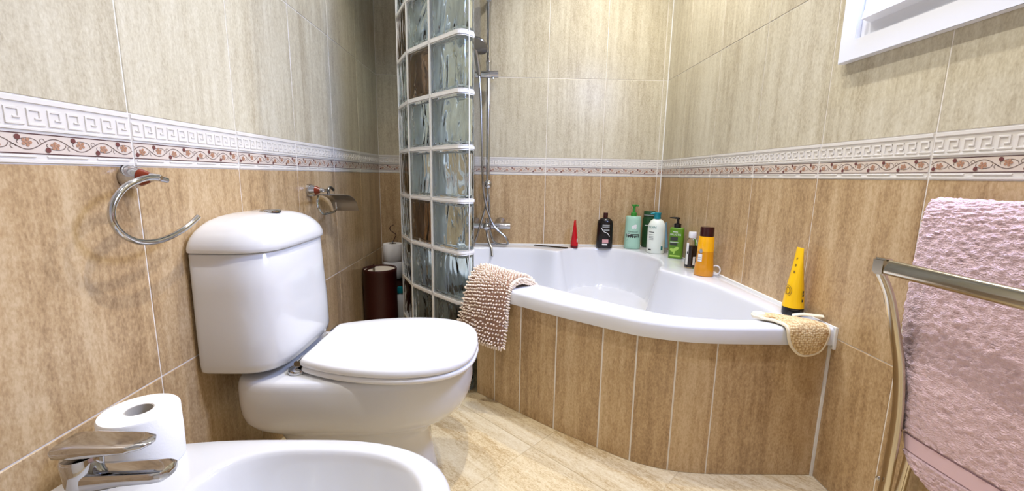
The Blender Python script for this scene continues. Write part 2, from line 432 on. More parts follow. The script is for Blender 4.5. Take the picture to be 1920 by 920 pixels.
fl.add([(XR-0.010, yb, 1.283), (XR-0.010, ya, 1.283), (XR-0.034, ya, 1.290), (XR-0.034, yb, 1.290), (XR-0.010, yb, 1.40), (XR-0.010, ya, 1.40), (XR-0.013, ya, 1.40), (XR-0.013, yb, 1.40)],
       [(0,1,2,3),(4,7,6,5),(0,4,5,1),(3,2,6,7),(0,3,7,4),(1,5,6,2)])
fl.build('vent_flap', M['pvc'], win, smooth=False)
MB().box(XR-0.018, XR-0.0003, wy0+fw_, wy1-fw_, 1.41, 1.445).build('transom', M['pvc'], win, smooth=False)
MB().box(XR-0.008, XR-0.0003, wy0+fw_, wy1-fw_, 1.445, wz1-fw_).build('window_pane', M['daylight_glass'], win, smooth=False)

# ------------------------------------------------------------------ bathtub and its tiled apron
apron_pts = [(XR-0.0005, 1.120), (0.80, 1.1225), (0.623, 1.126), (0.513, 1.143), (0.409, 1.186), (0.321, 1.249), (0.188, 1.353), (0.071, 1.456), (-0.03, 1.545), (-0.098, 1.608)]
apron = spline(apron_pts, 14)
ap = np.array(apron)
def poly_sub(lo, hi):       # part of the apron polyline between x=hi (right) and x=lo (left)
    out = []
    xs = ap[:, 0]
    yi = lambda x: np.interp(-x, -xs, ap[:, 1])
    X_ = [hi]+[x for x in xs if lo+1e-4 < x < hi-1e-4]+[lo]
    return [np.array((x, yi(x))) for x in X_]
def normals2d(P):
    out = []
    for i in range(len(P)):
        a, b_ = P[max(i-1, 0)], P[min(i+1, len(P)-1)]; t = (b_-a)/np.linalg.norm(b_-a)
        out.append(np.array((-t[1], t[0])) if (-t[1]) < 0 or t[0] < 0 else np.array((t[1], -t[0])))
    return out
def strip(mb, P, inner, outer, z0, z1):
    nrm = normals2d(P)
    rings = []
    for p, n_ in zip(P, nrm):
        a, b_ = p+n_*inner, p+n_*outer
        rings.append([(a[0], a[1], z0), (b_[0], b_[1], z0), (b_[0], b_[1], z1), (a[0], a[1], z1)])
    return mb.loft(rings)
tub = thing('bathtub', 'white acrylic corner bathtub with curved rim, moulded seat and tiled front panel', 'bathtub')
bathpanel = strip(MB(), poly_sub(-0.095, XR-0.001), -0.03, -0.0015, 0.0, 0.424).build('front_panel', M['grout'], tub, smooth=True, angle=30)
edges = [XR-0.006, 0.623, 0.513, 0.409, 0.321, 0.188, 0.071, -0.024, -0.098]
for hi, lo in zip(edges[:-1], edges[1:]):
    o = strip(MB(), poly_sub(lo+0.0023, hi-0.0023), -0.009, 0.0, 0.0015, 0.424).build('panel_tile', M['tile_low'], bathpanel, smooth=True, angle=30)
    # move the origin to the tile so its pattern is its own
    c = Vector((hi, float(poly_sub(lo, hi)[0][1]), 0)); o.data.transform(Matrix.Translation(-c)); o.location = c
MB().box(XR-0.007, XR-0.0004, 1.1165, 1.122, 0.0, 0.43).build('sealant_bead', M['sealant'], bathpanel, smooth=False)

# glass block partition plan (outer face), running from its free end back to the rear wall
GP = [(-0.158, 1.584), (-0.293, 1.730), (-0.412, 1.874), (-0.499, 2.065), (-0.536, 2.268), (-0.546, 2.470), (-0.546, YB-0.0005)]
GP = [np.array(p) for p in GP]; GT = 0.08

rim_out = [(XR-0.0004, 1.108), (0.80, 1.110), (0.623, 1.113), (0.513, 1.129), (0.403, 1.172), (0.314, 1.237), (0.180, 1.342), (0.062, 1.446), (-0.04, 1.538), (-0.086, 1.592),
           (-0.085, 1.652), (-0.222, 1.800), (-0.337, 1.940), (-0.415, 2.100), (-0.452, 2.275), (-0.463, 2.45), (-0.463, YB-0.0004), (XR-0.0004, YB-0.0004)]
front = spline(rim_out[:10], 10); left = spline(rim_out[10:17], 8)
OUT = np.array([tuple(p) for p in front]+[tuple(p) for p in left]+[rim_out[17]])
rim_in = [(0.79, 1.196), (0.70, 1.188), (0.581, 1.204), (0.469, 1.257), (0.299, 1.417), (0.124, 1.595), (0.0, 1.735), (-0.13, 1.90), (-0.235, 2.06), (-0.285, 2.22), (-0.27, 2.34), (-0.18, 2.395), (0.0, 2.405), (0.18, 2.378),
          (0.30, 2.300), (0.345, 2.345), (0.41, 2.405), (0.50, 2.440), (0.60, 2.440), (0.70, 2.385), (0.770, 2.281), (0.805, 2.117), (0.780, 1.985), (0.728, 1.885), (0.756, 1.80), (0.805, 1.694), (0.840, 1.583), (0.862, 1.402), (0.868, 1.28), (0.845, 1.215)]
INN = np.array([tuple(p) for p in spline(rim_in, 8, True)])
ctr = np.array((0.36, 1.86))
def ray_r(poly, th):
    d = np.array((math.cos(th), math.sin(th))); best = None
    A = poly-ctr; B = np.roll(poly, -1, 0)-ctr; E = B-A
    den = d[0]*E[:, 1]-d[1]*E[:, 0]
    with np.errstate(divide='ignore', invalid='ignore'):
        t = (A[:, 0]*E[:, 1]-A[:, 1]*E[:, 0])/den; s = (A[:, 0]*d[1]-A[:, 1]*d[0])/den
    ok = (np.abs(den) > 1e-12) & (t > 0) & (s >= -1e-6) & (s <= 1+1e-6)
    return float(t[ok].max())
angs = set(np.round(np.linspace(-math.pi, math.pi, 361)[:-1], 5))
for p in (rim_out[0], rim_out[9], rim_out[10], rim_out[16], rim_out[17]): angs.add(round(math.atan2(p[1]-ctr[1], p[0]-ctr[0]), 5))
angs = sorted(angs)
def dist_in(p):
    A = INN; B = np.roll(INN, -1, 0); E = B-A; t = np.clip(((p-A)*E).sum(1)/(E*E).sum(1), 0, 1)
    return float(np.sqrt((((A+E*t[:, None])-p)**2).sum(1)).min())
ZR = 0.470
ch0, ch1 = np.array((0.30, 2.30)), np.array((0.728, 1.885)); chd = (ch1-ch0)/np.linalg.norm(ch1-ch0); chn = np.array((-chd[1], chd[0])); chn = chn if chn.dot((1, 1)) > 0 else -chn
def tub_z(p):
    d = dist_in(p)
    zb = ZR-0.004-0.37*(1-np.exp(-(d/0.052)**1.25))*1.0
    s = float((p-ch0).dot(chn))
    seat = 0.235+0.01*sstep(0, 0.2, s); k = float(sstep(-0.075, -0.025, s))
    return max(zb, zb*(1-k)+max(zb, seat)*k)
rings = []; K = 56
for th in angs:
    d = np.array((math.cos(th), math.sin(th))); ro = ray_r(OUT, th); ri = min(ray_r(INN, th), ro-0.03)
    col = [(ro-0.006, 0.418), (ro-0.001, 0.420), (ro, 0.426), (ro, ZR-0.012), (ro-0.003, ZR-0.004), (ro-0.010, ZR)]
    col += [(ri+(ro-ri)*0.5, ZR-0.001), (ri+0.014, ZR-0.001), (ri+0.005, ZR-0.002), (ri, ZR-0.006)]
    pts = [(ctr[0]+d[0]*r, ctr[1]+d[1]*r, z) for r, z in col]
    for i in range(1, K):
        f_ = (i/K)**1.25; r = ri*(1-f_); p = ctr+d*r; z = min(ZR-0.006, tub_z(p)); pts.append((p[0], p[1], z))
    rings.append(pts)
n = len(rings[0]); tb = MB(); v = [p for r in rings for p in r]+[(ctr[0], ctr[1], tub_z(ctr))]; f = []
A_ = len(rings)
for i in range(A_):
    k = (i+1) % A_
    for j in range(n-1): f.append((i*n+j, k*n+j, k*n+j+1, i*n+j+1))
    f.append((i*n+n-1, k*n+n-1, len(v)-1))
tb.add(v, f)
tub_shell = tb.build('tub_shell', M['acrylic'], tub, smooth=True, angle=50)
sb = MB(); sb.box(XR-0.006, XR-0.0002, 1.108, YB-0.001, ZR-0.001, ZR+0.004); sb.box(-0.46, XR-0.001, YB-0.006, YB-0.0002, ZR-0.001, ZR+0.004)
sb.box(XR-0.007, XR-0.0002, 1.102, 1.1085, 0.41, ZR+0.004)
sb.build('sealant_bead', M['sealant'], tub, smooth=False)
MB().lathe([(0.0, 0), (0.03, 0), (0.032, 0.003), (0.026, 0.006), (0.0, 0.007)], (0.15, 1.85, tub_z(np.array((0.15, 1.85)))+0.002), cap0=False, cap1=False).build('drain', M['chrome'], tub)

# ------------------------------------------------------------------ glass block partition
part = thing('glass_block_partition', 'curved white-jointed partition of clear and smoky brown glass blocks', 'partition')
zrow = [0.0]+[-0.017+0.2*k for k in range(1, 13)]
def rbox_outline(w, t, rl, rr, n=5):
    """plan outline (x along the wall 0..w, y depth 0..t), rounded corners: rl at x=0 end, rr at x=w end"""
    P = []
    for cx, cy, a0, r in ((rl, rl, 180, rl), (w-rr, rr, 270, rr), (w-rr, t-rr, 0, rr), (rl, t-rl, 90, rl)):
        for i in range(n+1):
            a = math.radians(a0+90*i/n); P.append((cx+r*math.cos(a), cy+r*math.sin(a)))
    return P
def block_mesh(w, h, endr, material, key):
    if key in _cache: return _cache[key]
    mb = MB(); r0 = endr if endr else 0.006
    o = rbox_outline(w, GT-0.004, r0, 0.006); e = 0.005
    def ins(P, d_): 
        c = np.mean(P, 0); 
        return [(x+(d_ if x < c[0] else -d_), y+(d_ if y < c[1] else -d_)) for x, y in P]
    O1 = ins(o, e)
    mb.loft([[(x, y, 0) for x, y in O1], [(x, y, e*0.4) for x, y in ins(o, e*0.4)], [(x, y, e) for x, y in o], [(x, y, h-e) for x, y in o], [(x, y, h-e*0.4) for x, y in ins(o, e*0.4)], [(x, y, h) for x, y in O1]])
    wall = 0.010
    i_ = [(wall+(x/w)*(w-2*wall), wall+(y/(GT-0.004))*(GT-0.004-2*wall)) for x, y in o]
    me_out = mb
    v0 = len(mb.v)
    rr = [[(x, y, wall+0.002) for x, y in ins(i_, 0.006)], [(x, y, wall+0.008) for x, y in i_], [(x, y, h-wall-0.008) for x, y in i_], [(x, y, h-wall-0.002) for x, y in ins(i_, 0.006)]]
    ob = MB().loft(rr).build('cavity', material, smooth=True, angle=35); ob.data.flip_normals()
    o1 = mb.build('glass_block', material, smooth=True, angle=35)
    bm = bmesh.new(); bm.from_mesh(o1.data); bm.from_mesh(ob.data); me = bpy.data.meshes.new('glass_block'); bm.to_mesh(me); bm.free()
    me.materials.append(material); me.materials.append(M['mortar'])
    nout = len(o1.data.polygons)
    for k_, pl_ in enumerate(me.polygons):          # white coating on the jointed edges, as real blocks have
        if k_ < nout and (abs(pl_.normal.z) > 0.5 or pl_.normal.x > 0.8 or (pl_.normal.x < -0.8 and not endr)): pl_.material_index = 1
    me.polygons.foreach_set('use_smooth', [True]*len(me.polygons)); me.set_sharp_from_angle(angle=math.radians(35))
    for o_ in (ob, o1): bpy.data.objects.remove(o_)
    _cache[key] = me
    return me
JT = 0.0105
mort = MB()
for ci in range(len(GP)-1):
    a, b_ = GP[ci], GP[ci+1]; d = b_-a; ln = float(np.linalg.norm(d)); d /= ln; nrm = np.array((d[1], -d[0]))
    if nrm.dot((1, 1)) < 0 and nrm[0] < 0: nrm = -nrm
    ang = math.atan2(d[1], d[0])                 # local x -> d, local y should point into tub
    # local y = (-sin, cos) ; we need depth towards the tub (nrm)
    ly = np.array((-math.sin(ang), math.cos(ang))); flip = ly.dot(nrm) < 0
    last = ci == len(GP)-2
    lo_ = 0.0 if ci == 0 else JT/2; wB = ln-lo_-JT/2
    for ri in range(12):
        z0, z1 = zrow[ri]+(JT/2 if ri else 0.001), zrow[ri+1]-JT/2; h = z1-z0
        if not last:
            brown = (ci == 2 and ri in (1, 4, 7, 10)) or (ci == 1 and ri in (3, 6, 9)) or (ci == 4 and ri in (2, 5, 8, 11))
            me = block_mesh(wB, h, 0.026 if ci == 0 else 0, M['glass_br'] if brown else M['glass'], ('gb', ci, round(h, 3), brown))
            # mesh local y runs 0..t ; place the wall's outer face at y=0 with +y into the tub
            o = bpy.data.objects.new('glass_block', me); C.objects.link(o); o.parent = part
            p = a+d*lo_
            if flip:
                m4 = Matrix(((d[0], nrm[0], 0, p[0]+nrm[0]*0.002), (d[1], nrm[1], 0, p[1]+nrm[1]*0.002), (0, 0, 1, z0), (0, 0, 0, 1)))
            else:
                m4 = Matrix(((d[0], nrm[0], 0, p[0]+nrm[0]*0.002), (d[1], nrm[1], 0, p[1]+nrm[1]*0.002), (0, 0, 1, z0), (0, 0, 0, 1)))
            o.matrix_world = m4
            if brown: o['label'] = 'smoky brown glass block'
        # horizontal joint above this row
    zj = [zrow[k] for k in range(1, 13)]
    for z in zj:
        ol = rbox_outline(ln, GT, 0.026 if ci == 0 else 0.0005, 0.0005, 4)
        W3 = lambda x, y, zz: (a[0]+d[0]*x+nrm[0]*y, a[1]+d[1]*x+nrm[1]*y, zz)
        e0 = 0.001
        mort.loft([[W3(x, y, z-JT/2+0.0003) for x, y in ol], [W3(x, y, z+JT/2-0.0003) for x, y in ol]])
    if ci > 0:      # vertical joint at the start of this column
        pa = GP[ci-1]; da = (a-pa)/np.linalg.norm(a-pa); na = np.array((da[1], -da[0])); na = na if na[0] > 0 else -na
        q0 = a-da*JT/2; q1 = a+d*JT/2; nm = nrm
        i0, i1 = q0+na*GT, q1+nrm*GT
        o0, o1 = q0, q1
        base = [(o0[0], o0[1]), (a[0], a[1]), (o1[0], o1[1]), (i1[0], i1[1]), (i0[0], i0[1])]
        mort.loft([[(x, y, 0.0) for x, y in base], [(x, y, zj[-1]) for x, y in base]])
    if last:        # closing strip against the rear wall
        base = [tuple(a+d*JT/2), tuple(b_), tuple(b_+nrm*GT), tuple(a+d*JT/2+nrm*GT)]
        mort.loft([[(x, y, 0.0) for x, y in base], [(x, y, zj[-1]) for x, y in base]])
mort.build('mortar_joints', M['mortar'], part, smooth=False)
d = (GP[1]-GP[0])/np.linalg.norm(GP[1]-GP[0]); nn_ = np.array((d[1], -d[0])); nn_ = nn_ if nn_[0] > 0 else -nn_
q = [GP[0]+nn_*(GT*0.5-0.0014)-d*0.0012, GP[0]+nn_*(GT*0.5+0.0014)-d*0.0012, GP[0]+nn_*(GT*0.5+0.0014)+d*0.001, GP[0]+nn_*(GT*0.5-0.0014)+d*0.001]
MB().loft([[(x, y, 0.0) for x, y in q], [(x, y, 2.38) for x, y in q]]).build('end_seam', M['mortar'], part, smooth=False)

# ------------------------------------------------------------------ toilet
def sup_outline(xb, xf, hw, yc, xm=None, eb=5.0, ef=2.2, n=64):
    xm = xm if xm is not None else xb+(xf-xb)*0.52
    P = []
    for i in range(n):
        t = 2*math.pi*i/n; c_, s_ = math.cos(t), math.sin(t)
        e = ef if c_ >= 0 else eb
        x = xm+((xf-xm) if c_ >= 0 else (xm-xb))*math.copysign(abs(c_)**(2/e), c_)
        # blend the exponent of the half width so the two halves meet smoothly
        P.append((x, yc+hw*math.copysign(abs(s_)**(2/e), s_)))
    return P
TY = 1.147
toilet = thing('toilet', 'white close-coupled toilet with lid down, between bidet and glass partition', 'toilet')
mb = MB(); secs = [(0.0, -0.60, -0.190, 0.128), (0.006, -0.60, -0.188, 0.130), (0.03, -0.595, -0.195, 0.124), (0.10, -0.585, -0.205, 0.112), (0.150, -0.585, -0.208, 0.110), (0.168, -0.592, -0.198, 0.116),
    (0.195, -0.600, -0.160, 0.128), (0.213, -0.628, -0.128, 0.150), (0.230, -0.652, -0.109, 0.166), (0.250, -0.666, -0.097, 0.176), (0.275, -0.671, -0.088, 0.182), (0.310, -0.673, -0.082, 0.185), (0.345, -0.672, -0.083, 0.1845), (0.358, -0.671, -0.085, 0.182), (0.366, -0.669, -0.089, 0.178), (0.3698, -0.665, -0.095, 0.172), (0.3712, -0.655, -0.105, 0.162), (0.3714, -0.60, -0.16, 0.11)]
mb.loft([[(x, y, z) for x, y in sup_outline(a, b_, w_, TY, eb=7.0, ef=2.15)] for z, a, b_, w_ in secs])
pan = mb.build('pan', M['ceramic'], toilet, angle=60)
def cist_outline(s, grow, n=72):
    xb, xf, hw = -0.7275, -0.536+grow-s*0.0, 0.187+grow
    return xb, xf, hw
mb = MB(); rs = []
for z, xf, hw in ((0.390, -0.555, 0.165), (0.393, -0.546, 0.176), (0.402, -0.537, 0.186), (0.42, -0.533, 0.189), (0.50, -0.535, 0.189), (0.60, -0.541, 0.188), (0.688, -0.546, 0.187), (0.6905, -0.549, 0.184)):
    P = []
    for i in range(80):
        t = 2*math.pi*i/80; c_, s_ = math.cos(t), math.sin(t); e = 3.0 if c_ >= 0 else 14.0
        xm = -0.66; x = xm+((xf-xm) if c_ >= 0 else (xm+0.7285))*math.copysign(abs(c_)**(2/e), c_); P.append((x, TY+hw*math.copysign(abs(s_)**(2/(4.2 if c_ >= 0 else 14)), s_), z))
    rs.append(P)
mb.loft(rs); mb.build('cistern', M['ceramic'], toilet, angle=60)
mb = MB(); rs = []
for z, k in ((0.693, 0.985), (0.695, 1.0), (0.703, 1.003), (0.714, 0.985), (0.727, 0.945), (0.740, 0.88), (0.752, 0.79), (0.762, 0.68), (0.770, 0.53), (0.775, 0.34), (0.777, 0.10)):
    P = []; xf = -0.66+(0.66-0.538)*k; hw = 0.192*k; xb_ = 0.0685*(k**0.6)
    for i in range(80):
        t = 2*math.pi*i/80; c_, s_ = math.cos(t), math.sin(t); e = 3.0 if c_ >= 0 else (14.0*k+2.2*(1-k))
        x = -0.66+((xf+0.66) if c_ >= 0 else xb_)*math.copysign(abs(c_)**(2/e), c_); P.append((x, TY+hw*math.copysign(abs(s_)**(2/((4.2*k+2.2*(1-k)) if c_ >= 0 else e)), s_), z))
    rs.append(P)
mb.loft(rs); lid = mb.build('cistern_lid', M['ceramic'], toilet, angle=60)
MB().lathe([(0.026, 0), (0.026, 0.004), (0.022, 0.0065), (0.0, 0.007)], (-0.625, TY-0.005, 0.7745), cap0=True, cap1=False).build('flush_button', M['chrome'], toilet)
half = [(-0.516, 0.0), (-0.516, 0.06), (-0.515, 0.118), (-0.500, 0.138), (-0.42, 0.172), (-0.33, 0.192), (-0.25, 0.197), (-0.17, 0.183), (-0.11, 0.147), (-0.076, 0.085), (-0.066, 0.0)]
so = [tuple(p) for p in spline(half, 6)]; so = so+[(x, -y) for x, y in reversed(so[1:-1])]
def seat_ring(k, z, dome=0): 
    cx = -0.29
    return [(cx+(x-cx)*k, TY+y*k, z) for x, y in so]
mb = MB(); mb.loft([seat_ring(0.965, 0.392), seat_ring(0.99, 0.393), seat_ring(1.0, 0.397), seat_ring(1.0, 0.402), seat_ring(0.992, 0.408), seat_ring(0.975, 0.412), seat_ring(0.94, 0.4145), seat_ring(0.7, 0.418), seat_ring(0.35, 0.420), seat_ring(0.02, 0.4205)])
mb.build('toilet_lid', M['plastic_w'], toilet, angle=50)
mb = MB(); sr = lambda k, z: [(x-0.002+0.004*(k), y, zz) for x, y, zz in seat_ring(k, z)]
mb.loft([sr(0.72, 0.374), sr(0.95, 0.374), sr(0.985, 0.376), sr(1.0, 0.381), sr(0.995, 0.387), sr(0.975, 0.3905), sr(0.72, 0.391), sr(0.68, 0.385), sr(0.68, 0.378), sr(0.72, 0.374)], False, False)
mb.build('toilet_seat', M['plastic_w'], toilet, angle=50)
for y in (TY-0.115, TY+0.115):
    hb = MB(); hb.lathe([(0.0, 0), (0.023, 0), (0.024, 0.004), (0.022, 0.012), (0.012, 0.016), (0.0, 0.0165)], (-0.524, y-0.004, 0.3705), cap0=False, cap1=False)
    hb.tube([(-0.520, y-0.014, 0.397), (-0.520, y+0.022, 0.397)], 0.009, 12)
    hb.build('hinge', M['chrome'], toilet)
for x, y in ((-0.16, -0.135), (-0.16, 0.135)):
    MB().lathe([(0.007, 0), (0.007, 0.005)], (x, TY+y, 0.3695), n=10).build('seat_bumper', M['plastic_w'], toilet)

# ------------------------------------------------------------------ bidet with mixer tap
BY = 0.562
bidet = thing('bidet', 'white bidet with chrome mixer tap nearest the camera, its bowl open', 'bidet')
secs = [(0.0, -0.62, -0.20, 0.12), (0.03, -0.615, -0.205, 0.115), (0.13, -0.61, -0.21, 0.11), (0.17, -0.64, -0.18, 0.13), (0.21, -0.68, -0.13, 0.158), (0.25, -0.70, -0.10, 0.174), (0.30, -0.715, -0.082, 0.184), (0.345, -0.722, -0.074, 0.188), (0.362, -0.722, -0.073, 0.188), (0.371, -0.719, -0.077, 0.184), (0.375, -0.714, -0.084, 0.178)]
rs = [[(x, y, z) for x, y in sup_outline(a, b_, w_, BY, eb=3.4, ef=2.5, xm=-0.36)] for z, a, b_, w_ in secs]
ins_ = [(0.3755, -0.520, -0.112, 0.156), (0.375, -0.508, -0.117, 0.151), (0.3725, -0.502, -0.122, 0.147), (0.366, -0.498, -0.126, 0.1445), (0.350, -0.490, -0.135, 0.138), (0.31, -0.478, -0.150, 0.126), (0.275, -0.460, -0.175, 0.105), (0.258, -0.43, -0.21, 0.075), (0.253, -0.38, -0.27, 0.03)]
rs += [[(x, y, z) for x, y in sup_outline(a, b_, w_, BY, eb=3.0, ef=2.5, xm=-0.34)] for z, a, b_, w_ in ins_]
MB().loft(rs).build('bowl', M['ceramic'], bidet, angle=60)
fx, fy = -0.606, BY
tap = MB()
tap.lathe([(0.027, 0), (0.027, 0.006), (0.0225, 0.009), (0.0215, 0.045), (0.023, 0.075), (0.024, 0.093), (0.022, 0.098), (0.0, 0.099)], (fx, fy, 0.3745), cap1=False, n=28)
tapo = tap.build('mixer_tap', M['chrome'], bidet)
sp = MB()
def rrect(cx, cy, cz, hw, hh, x):   # rounded rectangle in the y-z plane at given x
    P = []
    for i in range(20):
        t = 2*math.pi*i/20; P.append((x, cy+hw*math.copysign(abs(math.cos(t))**0.5, math.cos(t)), cz+hh*math.copysign(abs(math.sin(t))**0.5, math.sin(t))))
    return P
sp.loft([rrect(0, fy, 0.436, 0.020, 0.016, fx+0.005), rrect(0, fy, 0.438, 0.020, 0.014, fx+0.03), rrect(0, fy, 0.444, 0.021, 0.010, fx+0.07), rrect(0, fy, 0.447, 0.021, 0.009, fx+0.11), rrect(0, fy, 0.447, 0.017, 0.008, fx+0.122), rrect(0, fy, 0.446, 0.008, 0.005, fx+0.126)])
sp.build('spout', M['chrome'], tapo)
lv = MB()
lv.loft([rrect(0, fy, 0.486, 0.020, 0.006, fx-0.024), rrect(0, fy, 0.487, 0.0235, 0.010, fx-0.018), rrect(0, fy, 0.488, 0.0245, 0.011, fx+0.01), rrect(0, fy, 0.490, 0.023, 0.008, fx+0.045), rrect(0, fy, 0.492, 0.021, 0.006, fx+0.08), rrect(0, fy, 0.493, 0.015, 0.004, fx+0.098), rrect(0, fy, 0.493, 0.005, 0.002, fx+0.104)])
lv.build('lever', M['chrome'], tapo)

# toilet rolls
def toilet_roll(name, loc, label, r=0.056, h=0.098, group=None):
    t = thing(name, label, 'toilet roll', loc, group=group)
    MB().lathe([(0.0205, 0.0), (r-0.002, 0.0), (r, 0.003), (r+0.0006, h/2), (r, h-0.003), (r-0.002, h), (0.0205, h), (0.0205, 0.0)], n=40, cap0=False, cap1=False).build('paper', M['paper'], t, angle=50)
    MB().lathe([(0.0203, 0.0005), (0.0203, h-0.0005), (0.0190, h-0.0005), (0.0190, 0.0005), (0.0203, 0.0005)], n=28, cap0=False, cap1=False).build('core', M['card'], t, angle=50)
    return t
toilet_roll('toilet_roll', (-0.622, 0.680, 0.3752), 'white toilet roll standing on the back ledge of the bidet')

# ------------------------------------------------------------------ towel ring and paper holder on the left wall
ring = thing('towel_ring', 'open chrome towel ring with amber collar on the wall left of the cistern', 'towel ring')
def wall_cone(parent, y, z, tip):
    Mx = Matrix.Translation((XL, y, z)) @ Matrix.Rotation(math.pi/2, 4, 'Y')
    def lt(name, prof, m):
        mb = MB(); mb.lathe(prof, n=24, cap0=True, cap1=True); mb.v = [tuple(Mx @ Vector(p)) for p in mb.v]; return mb.build(name, m, parent)
    lt('wall_mount', [(0.0235, 0.0005), (0.0235, 0.004), (0.021, 0.014), (0.0165, 0.027)], M['chrome'])
    lt('amber_collar', [(0.0163, 0.0272), (0.012, 0.038), (0.0085, 0.045)], M['amber'])
    lt('arm_tip', [(0.0083, 0.0452), (0.0075, 0.050), (0.0065, tip), (0.004, tip+0.003)], M['chrome'])
wall_cone(ring, 0.842, 0.866, 0.062)
rx = XL+0.058
ring_px = [(0.862, 0.8605), (0.83, 0.866), (0.800, 0.862), (0.765, 0.848), (0.740, 0.822), (0.734, 0.796), (0.747, 0.770), (0.776, 0.751), (0.812, 0.744), (0.850, 0.747), (0.888, 0.757), (0.915, 0.768), (0.938, 0.780)]
MB().tube([(rx, p[0], p[1]) for p in spline(ring_px, 8)], 0.0058, 12).build('ring', M['chrome'], ring)

hold = thing('paper_holder', 'empty chrome toilet paper holder with flap and amber collar beside the cistern', 'paper holder')
wall_cone(hold, 1.603, 0.815, 0.058)
hx = XL+0.062
mb = MB(); mb.tube([(hx, 1.603, 0.815), (hx, 1.625, 0.815), (hx, 1.633, 0.808), (hx, 1.634, 0.795)], 0.006, 10)
mb.tube([tuple(p) for p in spline([(hx, 1.630, 0.812), (hx, 1.640, 0.822), (hx, 1.660, 0.824), (hx, 1.682, 0.814)], 6)], 0.0055, 10)
mb.build('hook_arm', M['chrome_d'], hold)
mb = MB(); fp = spline([(1.49, 0.799), (1.56, 0.800), (1.64, 0.797), (1.71, 0.788), (1.765, 0.768), (1.79, 0.742), (1.80, 0.722)], 6)
mb.loft([[(hx-0.012 if i < 14 else hx-0.050, p[0], p[1]), (hx+0.006 if i < 14 else hx+0.055, p[0], p[1]), (hx+0.006 if i < 14 else hx+0.055, p[0]+0.001, p[1]+0.0018), (hx-0.012 if i < 14 else hx-0.050, p[0]+0.001, p[1]+0.0018)] for i, p in enumerate(fp)])
mb.build('flap', M['chrome_d'], hold, angle=30)
mb = MB(); mb.tube([tuple(p) for p in spline([(hx, 1.545, 0.797), (hx, 1.530, 0.775), (hx, 1.540, 0.750), (hx, 1.575, 0.729), (hx, 1.64, 0.728), (hx, 1.685, 0.730), (hx, 1.70, 0.745), (hx, 1.70, 0.765)], 6)], 0.0042, 8)
mb.build('wire_loop', M['chrome'], hold)

# ------------------------------------------------------------------ shower set on the back wall
rail = thing('shower_rail', 'tall chrome shower riser rail with sliding handset holder on back wall', 'shower rail')
RX, RY = -0.088, YB-0.055
MB().tube([(RX, RY, 0.835), (RX, RY, 1.85)], 0.0120, 14).build('rail', M['chrome'], rail)
mb = MB()
for z in (1.82,): mb.tube([(RX, YB, z), (RX, RY-0.012, z)], 0.014, 14)
mb.build('top_bracket', M['chrome'], rail)
mb = MB(); mb.lathe([(0.0, -0.027), (0.012, -0.025), (0.021, -0.015), (0.024, 0), (0.021, 0.015), (0.012, 0.025), (0.0, 0.027)], (RX, RY, 0.828), cap0=False, cap1=False); mb.tube([(RX, YB, 0.828), (RX, RY, 0.828)], 0.013, 14); mb.tube([(RX, RY, 0.828), (RX, RY-0.004, 0.778)], 0.009, 12)
mb.build('bottom_elbow', M['chrome'], rail)
mb = MB(); mb.tube([(RX-0.072, RY-0.01, 1.432), (RX+0.055, RY-0.01, 1.436)], [0.020, 0.020], 16); mb.tube([(RX, RY, 1.455), (RX, RY, 1.50)], 0.0145, 14); mb.lathe([(0.016, 0), (0.0165, 0.004), (0.016, 0.008)], (RX, RY, 1.50)); mb.tube([(RX+0.025, RY-0.02, 1.418), (RX+0.025, RY-0.02, 1.408)], 0.008, 10)
mb.build('slider', M['chrome'], rail)
hs = thing('hand_shower', 'chrome hand shower with round head and long metal hose in the slider', 'hand shower')
mb = MB(); mb.tube([(RX-0.05, RY-0.035, 1.425), (RX-0.056, RY-0.045, 1.47), (RX-0.066, RY-0.06, 1.53), (RX-0.072, RY-0.075, 1.56)], [0.012, 0.0135, 0.0145, 0.013], 14); mb.build('handle', M['chrome_d'], hs)
Mx = Matrix.Translation((RX-0.058, RY-0.10, 1.560)) @ Matrix.Rotation(math.radians(-24), 4, 'X') @ Matrix.Rotation(math.radians(14), 4, 'Y')
mb = MB(); mb.lathe([(0.0, 0.018), (0.035, 0.016), (0.058, 0.006), (0.063, -0.002), (0.060, -0.008), (0.0, -0.010)], n=30, cap0=False, cap1=False); mb.v = [tuple(Mx @ Vector(p)) for p in mb.v]; mb.build('shower_head', M['chrome_d'], hs)
hz = YB-0.085
hp = [(RX-0.05, RY-0.035, 1.42), (RX-0.042, hz, 1.30), (RX-0.036, hz, 1.113), (RX-0.030, hz, 0.90), (RX-0.024, hz, 0.80), (RX-0.003, hz-0.01, 0.69), (RX+0.040, hz-0.02, 0.59), (RX+0.105, hz-0.03, 0.53), (RX+0.120, hz-0.03, 0.49), (RX+0.085, hz-0.03, 0.484), (RX+0.040, hz-0.02, 0.50), (RX+0.018, hz, 0.56), (RX+0.013, hz, 0.64), (RX+0.010, hz+0.01, 0.72), (RX+0.002, RY-0.005, 0.775)]
MB().tube([tuple(p) for p in spline(hp, 8)], 0.0062, 8).build('hose', M['chrome_d'], hs)
mixer = thing('shower_mixer', 'chrome thermostatic bath mixer bar with outlet hose on back wall', 'mixer')
MY = YB-0.065
mb = MB(); mb.tube([(-0.215, MY, 0.588), (-0.02, MY, 0.588)], 0.019, 18); mb.build('body', M['chrome'], mixer)
mb = MB(); mb.tube([(-0.018, MY, 0.588), (0.045, MY, 0.588)], [0.021, 0.020], 18); mb.build('knob', M['chrome'], mixer)
mb = MB(); mb.tube([(-0.26, MY, 0.588), (-0.217, MY, 0.588)], 0.021, 18); mb.build('knob', M['chrome'], mixer)
